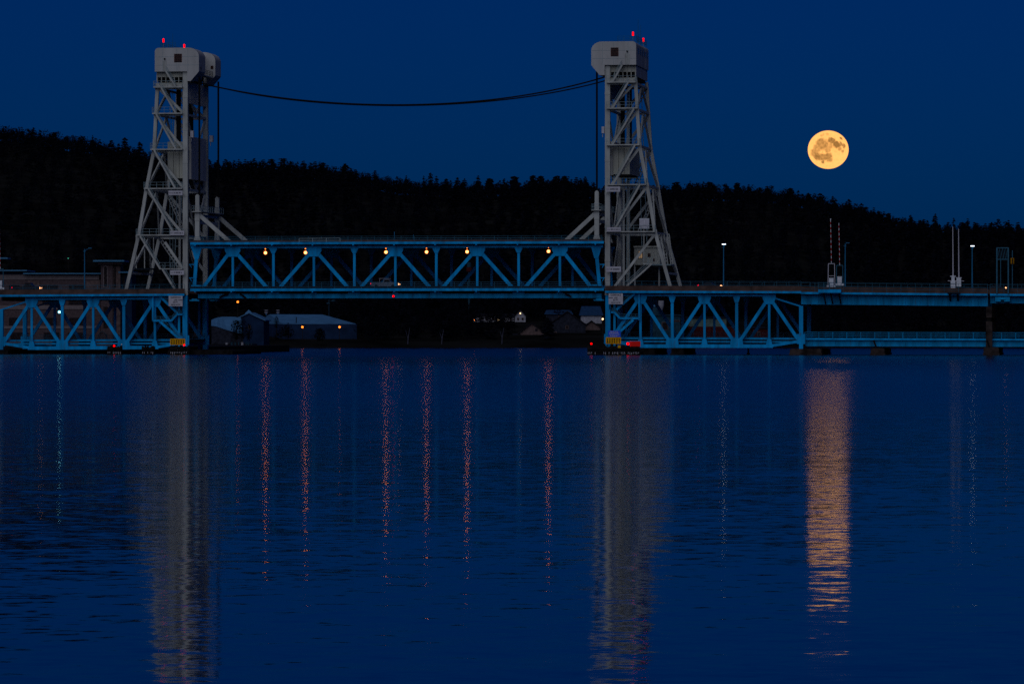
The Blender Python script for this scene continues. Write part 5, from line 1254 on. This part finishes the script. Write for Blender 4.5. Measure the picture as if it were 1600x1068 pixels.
def merged(name, m, items, label):
    vs, fs, n = [], [], 0
    for (pv, pf), (x, y, z), s_, a in items:
        ca, sa = math.cos(a), math.sin(a); q = pv * (s_ if not isinstance(s_, tuple) else np.array(s_))
        r_ = np.stack([q[:, 0] * ca - q[:, 1] * sa + x, q[:, 0] * sa + q[:, 1] * ca + y, q[:, 2] + z], 1)
        vs.append(r_); fs.append(pf + n); n += len(pv)
    V = np.concatenate(vs).astype(np.float32); Fc = np.concatenate(fs).astype(np.int32)
    me = bpy.data.meshes.new(name); me.vertices.add(len(V)); me.vertices.foreach_set('co', V.ravel())
    me.loops.add(len(Fc) * 3); me.loops.foreach_set('vertex_index', Fc.ravel()); me.polygons.add(len(Fc))
    me.polygons.foreach_set('loop_start', np.arange(0, len(Fc) * 3, 3, dtype=np.int32)); me.update(calc_edges=True); me.materials.append(m)
    o = bpy.data.objects.new(name, me); col.objects.link(o); o['kind'] = 'stuff'; o['label'] = label; o['category'] = 'forest'; return o
items = []
rnd = random.Random(5)
for Yrow in [1420 + 14 * i for i in range(55)]:
    step = 8.5 if Yrow < 2000 else 6.0
    px = -160 + rnd.uniform(0, 20)
    while px < 1760:
        Y = Yrow + rnd.uniform(-6, 6); x = XP(px, Y); dense = rnd.random()
        broad = math.sin(px * .011 + 1) + rnd.uniform(-1, 1) > .5
        pr = rnd.choice(BR_) if broad else rnd.choice(CN_)
        s_ = rnd.uniform(.55, .85)
        items.append((pr, (x, Y, land_z(px, Y) - .2), s_, rnd.uniform(0, 6.28)))
        px += step * F / Y * rnd.uniform(.6, 1.4)
for Yrow in (2196, 2204, 2212):
    px = -160
    while px < 1760:
        Y = Yrow + rnd.uniform(-4, 4); broad = math.sin(px * .011 + 1) + rnd.uniform(-1, 1) > -.35
        pr = rnd.choice(BR_) if broad else rnd.choice(CN_)
        items.append((pr, (XP(px, Y), Y, land_z(px, YR) - .3), rnd.uniform(.42, .74), rnd.uniform(0, 6.28)))
        px += 2.4 * F / Y * rnd.uniform(.5, 1.5)
merged('forest', M['leaf'], items, 'dark wooded hillside behind the bridge')
# shore scrub between the houses
items = []
bl = [(560, 735, 1108, 1220, 1.0), (700, 800, 1108, 1210, .5), (852, 862, 1110, 1140, .6), (404, 470, 1112, 1118, .35), (1200, 1700, 1110, 1220, .8), (405, 560, 1150, 1260, .9), (560, 1700, 1240, 1420, .95), (1, 330, 1010, 1300, .9), (1064, 1075, 1110, 1130, .5), (952, 1016, 1108, 1200, .8)]
for (xa, xb, Ya, Yb, k) in bl:
    n = int((xb - xa) * (Yb - Ya) / 9.0 / 14 * k) + 6
    for _ in range(n):
        px, Y = rnd.uniform(xa, xb), rnd.uniform(Ya, Yb)
        if Ya > 1200 and 690 < px < 950 and rnd.random() < .2: continue
        pr = rnd.choice(BR_) if rnd.random() < .7 else rnd.choice(CN_)
        s_ = rnd.uniform(.25, .62) if Y < 1235 else rnd.uniform(.5, .9)
        items.append((pr, (XP(px, Y), Y, max(1.0, land_z(px, Y)) - .2), s_, rnd.uniform(0, 6.28)))
merged('shore_scrub', M['leaf'], items, 'dark bushes and small trees along the far shore')
# conspicuous trees along the skyline, each a thing of its own
SK = [(84, 205, 4, 'small round tree on the skyline near the left picture edge'), (125, 212.5, 5, 'blunt conifer on the skyline midway between the left edge and the left tower'), (145, 210, 4, 'slim pointed conifer next right of the blunt one on the left ridge'),
      (195, 213, 8, 'larger ragged pine on the ridge, left of the two beside the left tower'), (218, 219, 7, 'ragged pine on the ridge closest to the left tower'),
      (504, 253, 6, 'rounded crown at the top of the ridge where it starts to fall'), (540, 254, 6, 'ragged crown on the falling ridge above the second amber lamp'), (586, 264.5, 5, 'narrow pine on the ridge left of the span middle'),
      (635, 273, 4, 'lone narrow spire just left of the span middle'), (662, 273, 3, 'thin spire immediately left of the tallest middle pine'), (673, 267.5, 6, 'tallest layered pine in the middle of the skyline'),
      (682, 274, 5, 'shorter pine touching the tallest middle pine on its right'), (697, 277, 7, 'broad cone-shaped conifer right of the tallest middle pine'), (715, 275, 5, 'ragged twin-topped pine above the fifth amber lamp'),
      (726, 277.5, 5, 'dark pine standing right of the twin-topped pine'), (747, 272.5, 7, 'wide pine at the left end of the flat-topped clump'), (765, 277, 7, 'flat-topped crown in the clump left of the right rope'),
      (804, 274, 8, 'broad dome-shaped crown right of the gap in the skyline'), (833, 272, 7, 'ragged high crown left of the flat group near the right tower'), (845, 274, 7, 'heavy crown next to the ragged high one'),
      (871, 274, 8, 'flat wide crown nearer the right tower'), (882, 274, 6, 'upright crown within the last clump before the right rope'), (914, 274.5, 7, 'leaning pine closest left of the right tower rope'),
      (1056, 283, 8, 'rough crown on the ridge just right of the right tower'), (1078, 281.7, 6, 'pointed pine second right of the right tower'), (1107, 283.5, 9, 'wide flat crown on the ridge above the lit lamp'),
      (1152, 284.5, 6, 'small peak crown on the ridge left of the moon'), (1170, 287, 6, 'rounded pine below and left of the moon'), (1187, 291, 5, 'small pointed pine after the rounded one left of the moon'),
      (1199, 289, 6, 'ragged pine on the slope left of the moon'), (1234, 293, 7, 'broad ragged crown below the left side of the moon'), (1281, 300, 7, 'dark conifer directly below the moon'),
      (1301, 305, 5, 'tufted pine standing up below the moon centre'), (1326, 309.5, 8, 'large round-topped pine below right of the moon'), (1346, 316, 8, 'bushy pine on the steep part of the slope'),
      (1372, 328, 5, 'small tree on the slope right of the bushy pine'), (1422, 334, 5, 'narrow cone on the lower ridge left of the white arms'), (1461.5, 331.8, 7, 'tall layered pine left of the white barrier arms'),
      (1490, 338, 4, 'slim pine right above the white barrier arms'), (1512, 339.7, 5, 'small conifer above the lit lamp right of the white arms'), (1560, 340.5, 7, 'broad pine above the overhead frame'),
      (1576, 343, 5, 'pointed pine next right of the broad one above the frame'), (1591, 346, 6, 'tree at the right picture edge on the ridge')]
for k, (px, py, hw_, lb) in enumerate(SK):
    Y = 2180.0; zt_ = ZP(py, Y); zb = land_z(px, YR) - .5; h = zt_ - zb; r_ = hw_ / F * Y * 1.45
    rr = random.Random(k); name = 'pine_tree' if 'crown' not in lb and 'round tree' not in lb else 'skyline_tree'
    if name == 'pine_tree': v, f = conifer(rr, h, r_ * 1.2, 13, 10, .5, rr.uniform(.42, .7))
    else: v, f = conifer(rr, h, r_ * 1.05, 16, 13, .45, .24)
    me = bpy.data.meshes.new('crown'); me.from_pydata(v[12:], [], [tuple(i - 12 for i in q_) for q_ in f[4:]]); me.materials.append(M['leaf'])
    mt = bpy.data.meshes.new('trunk'); mt.from_pydata(v[:12], [], f[:4]); mt.materials.append(M['bark'])
    root = thing(name, lb, 'tree', (XP(px, Y), Y, zb), bridge=False, group='trees standing out on the skyline')
    for nm, mm in (('trunk', mt), ('crown', me)):
        o = bpy.data.objects.new(nm, mm); col.objects.link(o); o.parent = root
# shore trees standing in front of the sheds
for k, (px, ytop, ybot, Y, hw_, lb) in enumerate([(369, 499, 541, 1000, 9, 'dense dark tree in front of the rounded boat shed roof'), (379, 496, 541, 998, 7, 'dark ragged tree right of the dense one before the boat shed'), (389, 505, 541, 1000, 6, 'thin tree in front of the pale patch of the boathouse'),
        (412, 489, 520, 1108, 5, 'dark bushy tree at the left end of the warehouse roof'), (432, 493, 520, 1105, 4, 'small tree in front of the warehouse roof corner'), (405, 520, 541, 1100, 6, 'low dark bush tree before the boathouse wall'), (500, 512, 540, 1100, 9, 'round dark bush tree between the two warehouse lamps')]):
    rr = random.Random(90 + k); zb = ZP(ybot, Y); h = ZP(ytop, Y) - zb; r_ = hw_ / F * Y
    v, f = broadleaf(rr, h, r_, 620)
    root = thing('shore_tree', lb, 'tree', (XP(px, Y), Y, zb), bridge=False, group='trees in front of the sheds')
    me = bpy.data.meshes.new('crown'); me.from_pydata(v[9:], [], [tuple(i - 9 for i in q_) for q_ in f[3:]]); me.materials.append(M['leaf'])
    mt = bpy.data.meshes.new('trunk'); mt.from_pydata(v[:9], [], f[:3]); mt.materials.append(M['bark'])
    for nm, mm in (('trunk', mt), ('crown', me)):
        o = bpy.data.objects.new(nm, mm); col.objects.link(o); o.parent = root
# pale birch stems low on the far bank
for k, (px, y0, y1, lb) in enumerate([(637, 512, 541, 'pale crooked birch stem on the dark bank under the span'), (690, 515, 538, 'pale birch stem pair left of the white house'), (784, 512, 538, 'slim pale birch stem below the white house')]):
    Y = 1104.0; b = MB(); x, _, z0 = W3(px, y1, Y); z1 = ZP(y0, Y)
    b.tube([(x, Y, z0 - .5), (x + .1, Y, z0 + (z1 - z0) * .4), (x + .5, Y, z1)], [.13, .1, .04], 6); b.tube([(x + .1, Y, z0 + (z1 - z0) * .4), (x - .5, Y, z1 - .6)], [.07, .03], 5)
    single(b, 'birch_tree', M['palebark'], lb, 'tree', (x, Y, z0 - .5), bridge=False)

# thin aerials on the tower roofs
for side_, px, T_, w, h_, lb in (('l', 270, TTl, 8, 3.2, 'thin aerial rod on the left tower roof'), ('r', 997, TTr, 4, 4.4, 'thin aerial rod between the beacons on the right tower roof'), ('r', 1001, TTr, 9, 3.6, 'shorter thin aerial rod behind the beacons on the right tower roof')):
    p = (U(px, w), w, T_); b = MB(); b.tube([p, (p[0], w, T_ + h_)], [0.05, 0.025], 6); b.tube([p, (p[0], w, T_ + 0.25)], 0.12, 6)
    single(b, 'aerial_rod', M['rail'], lb, 'aerial', p)
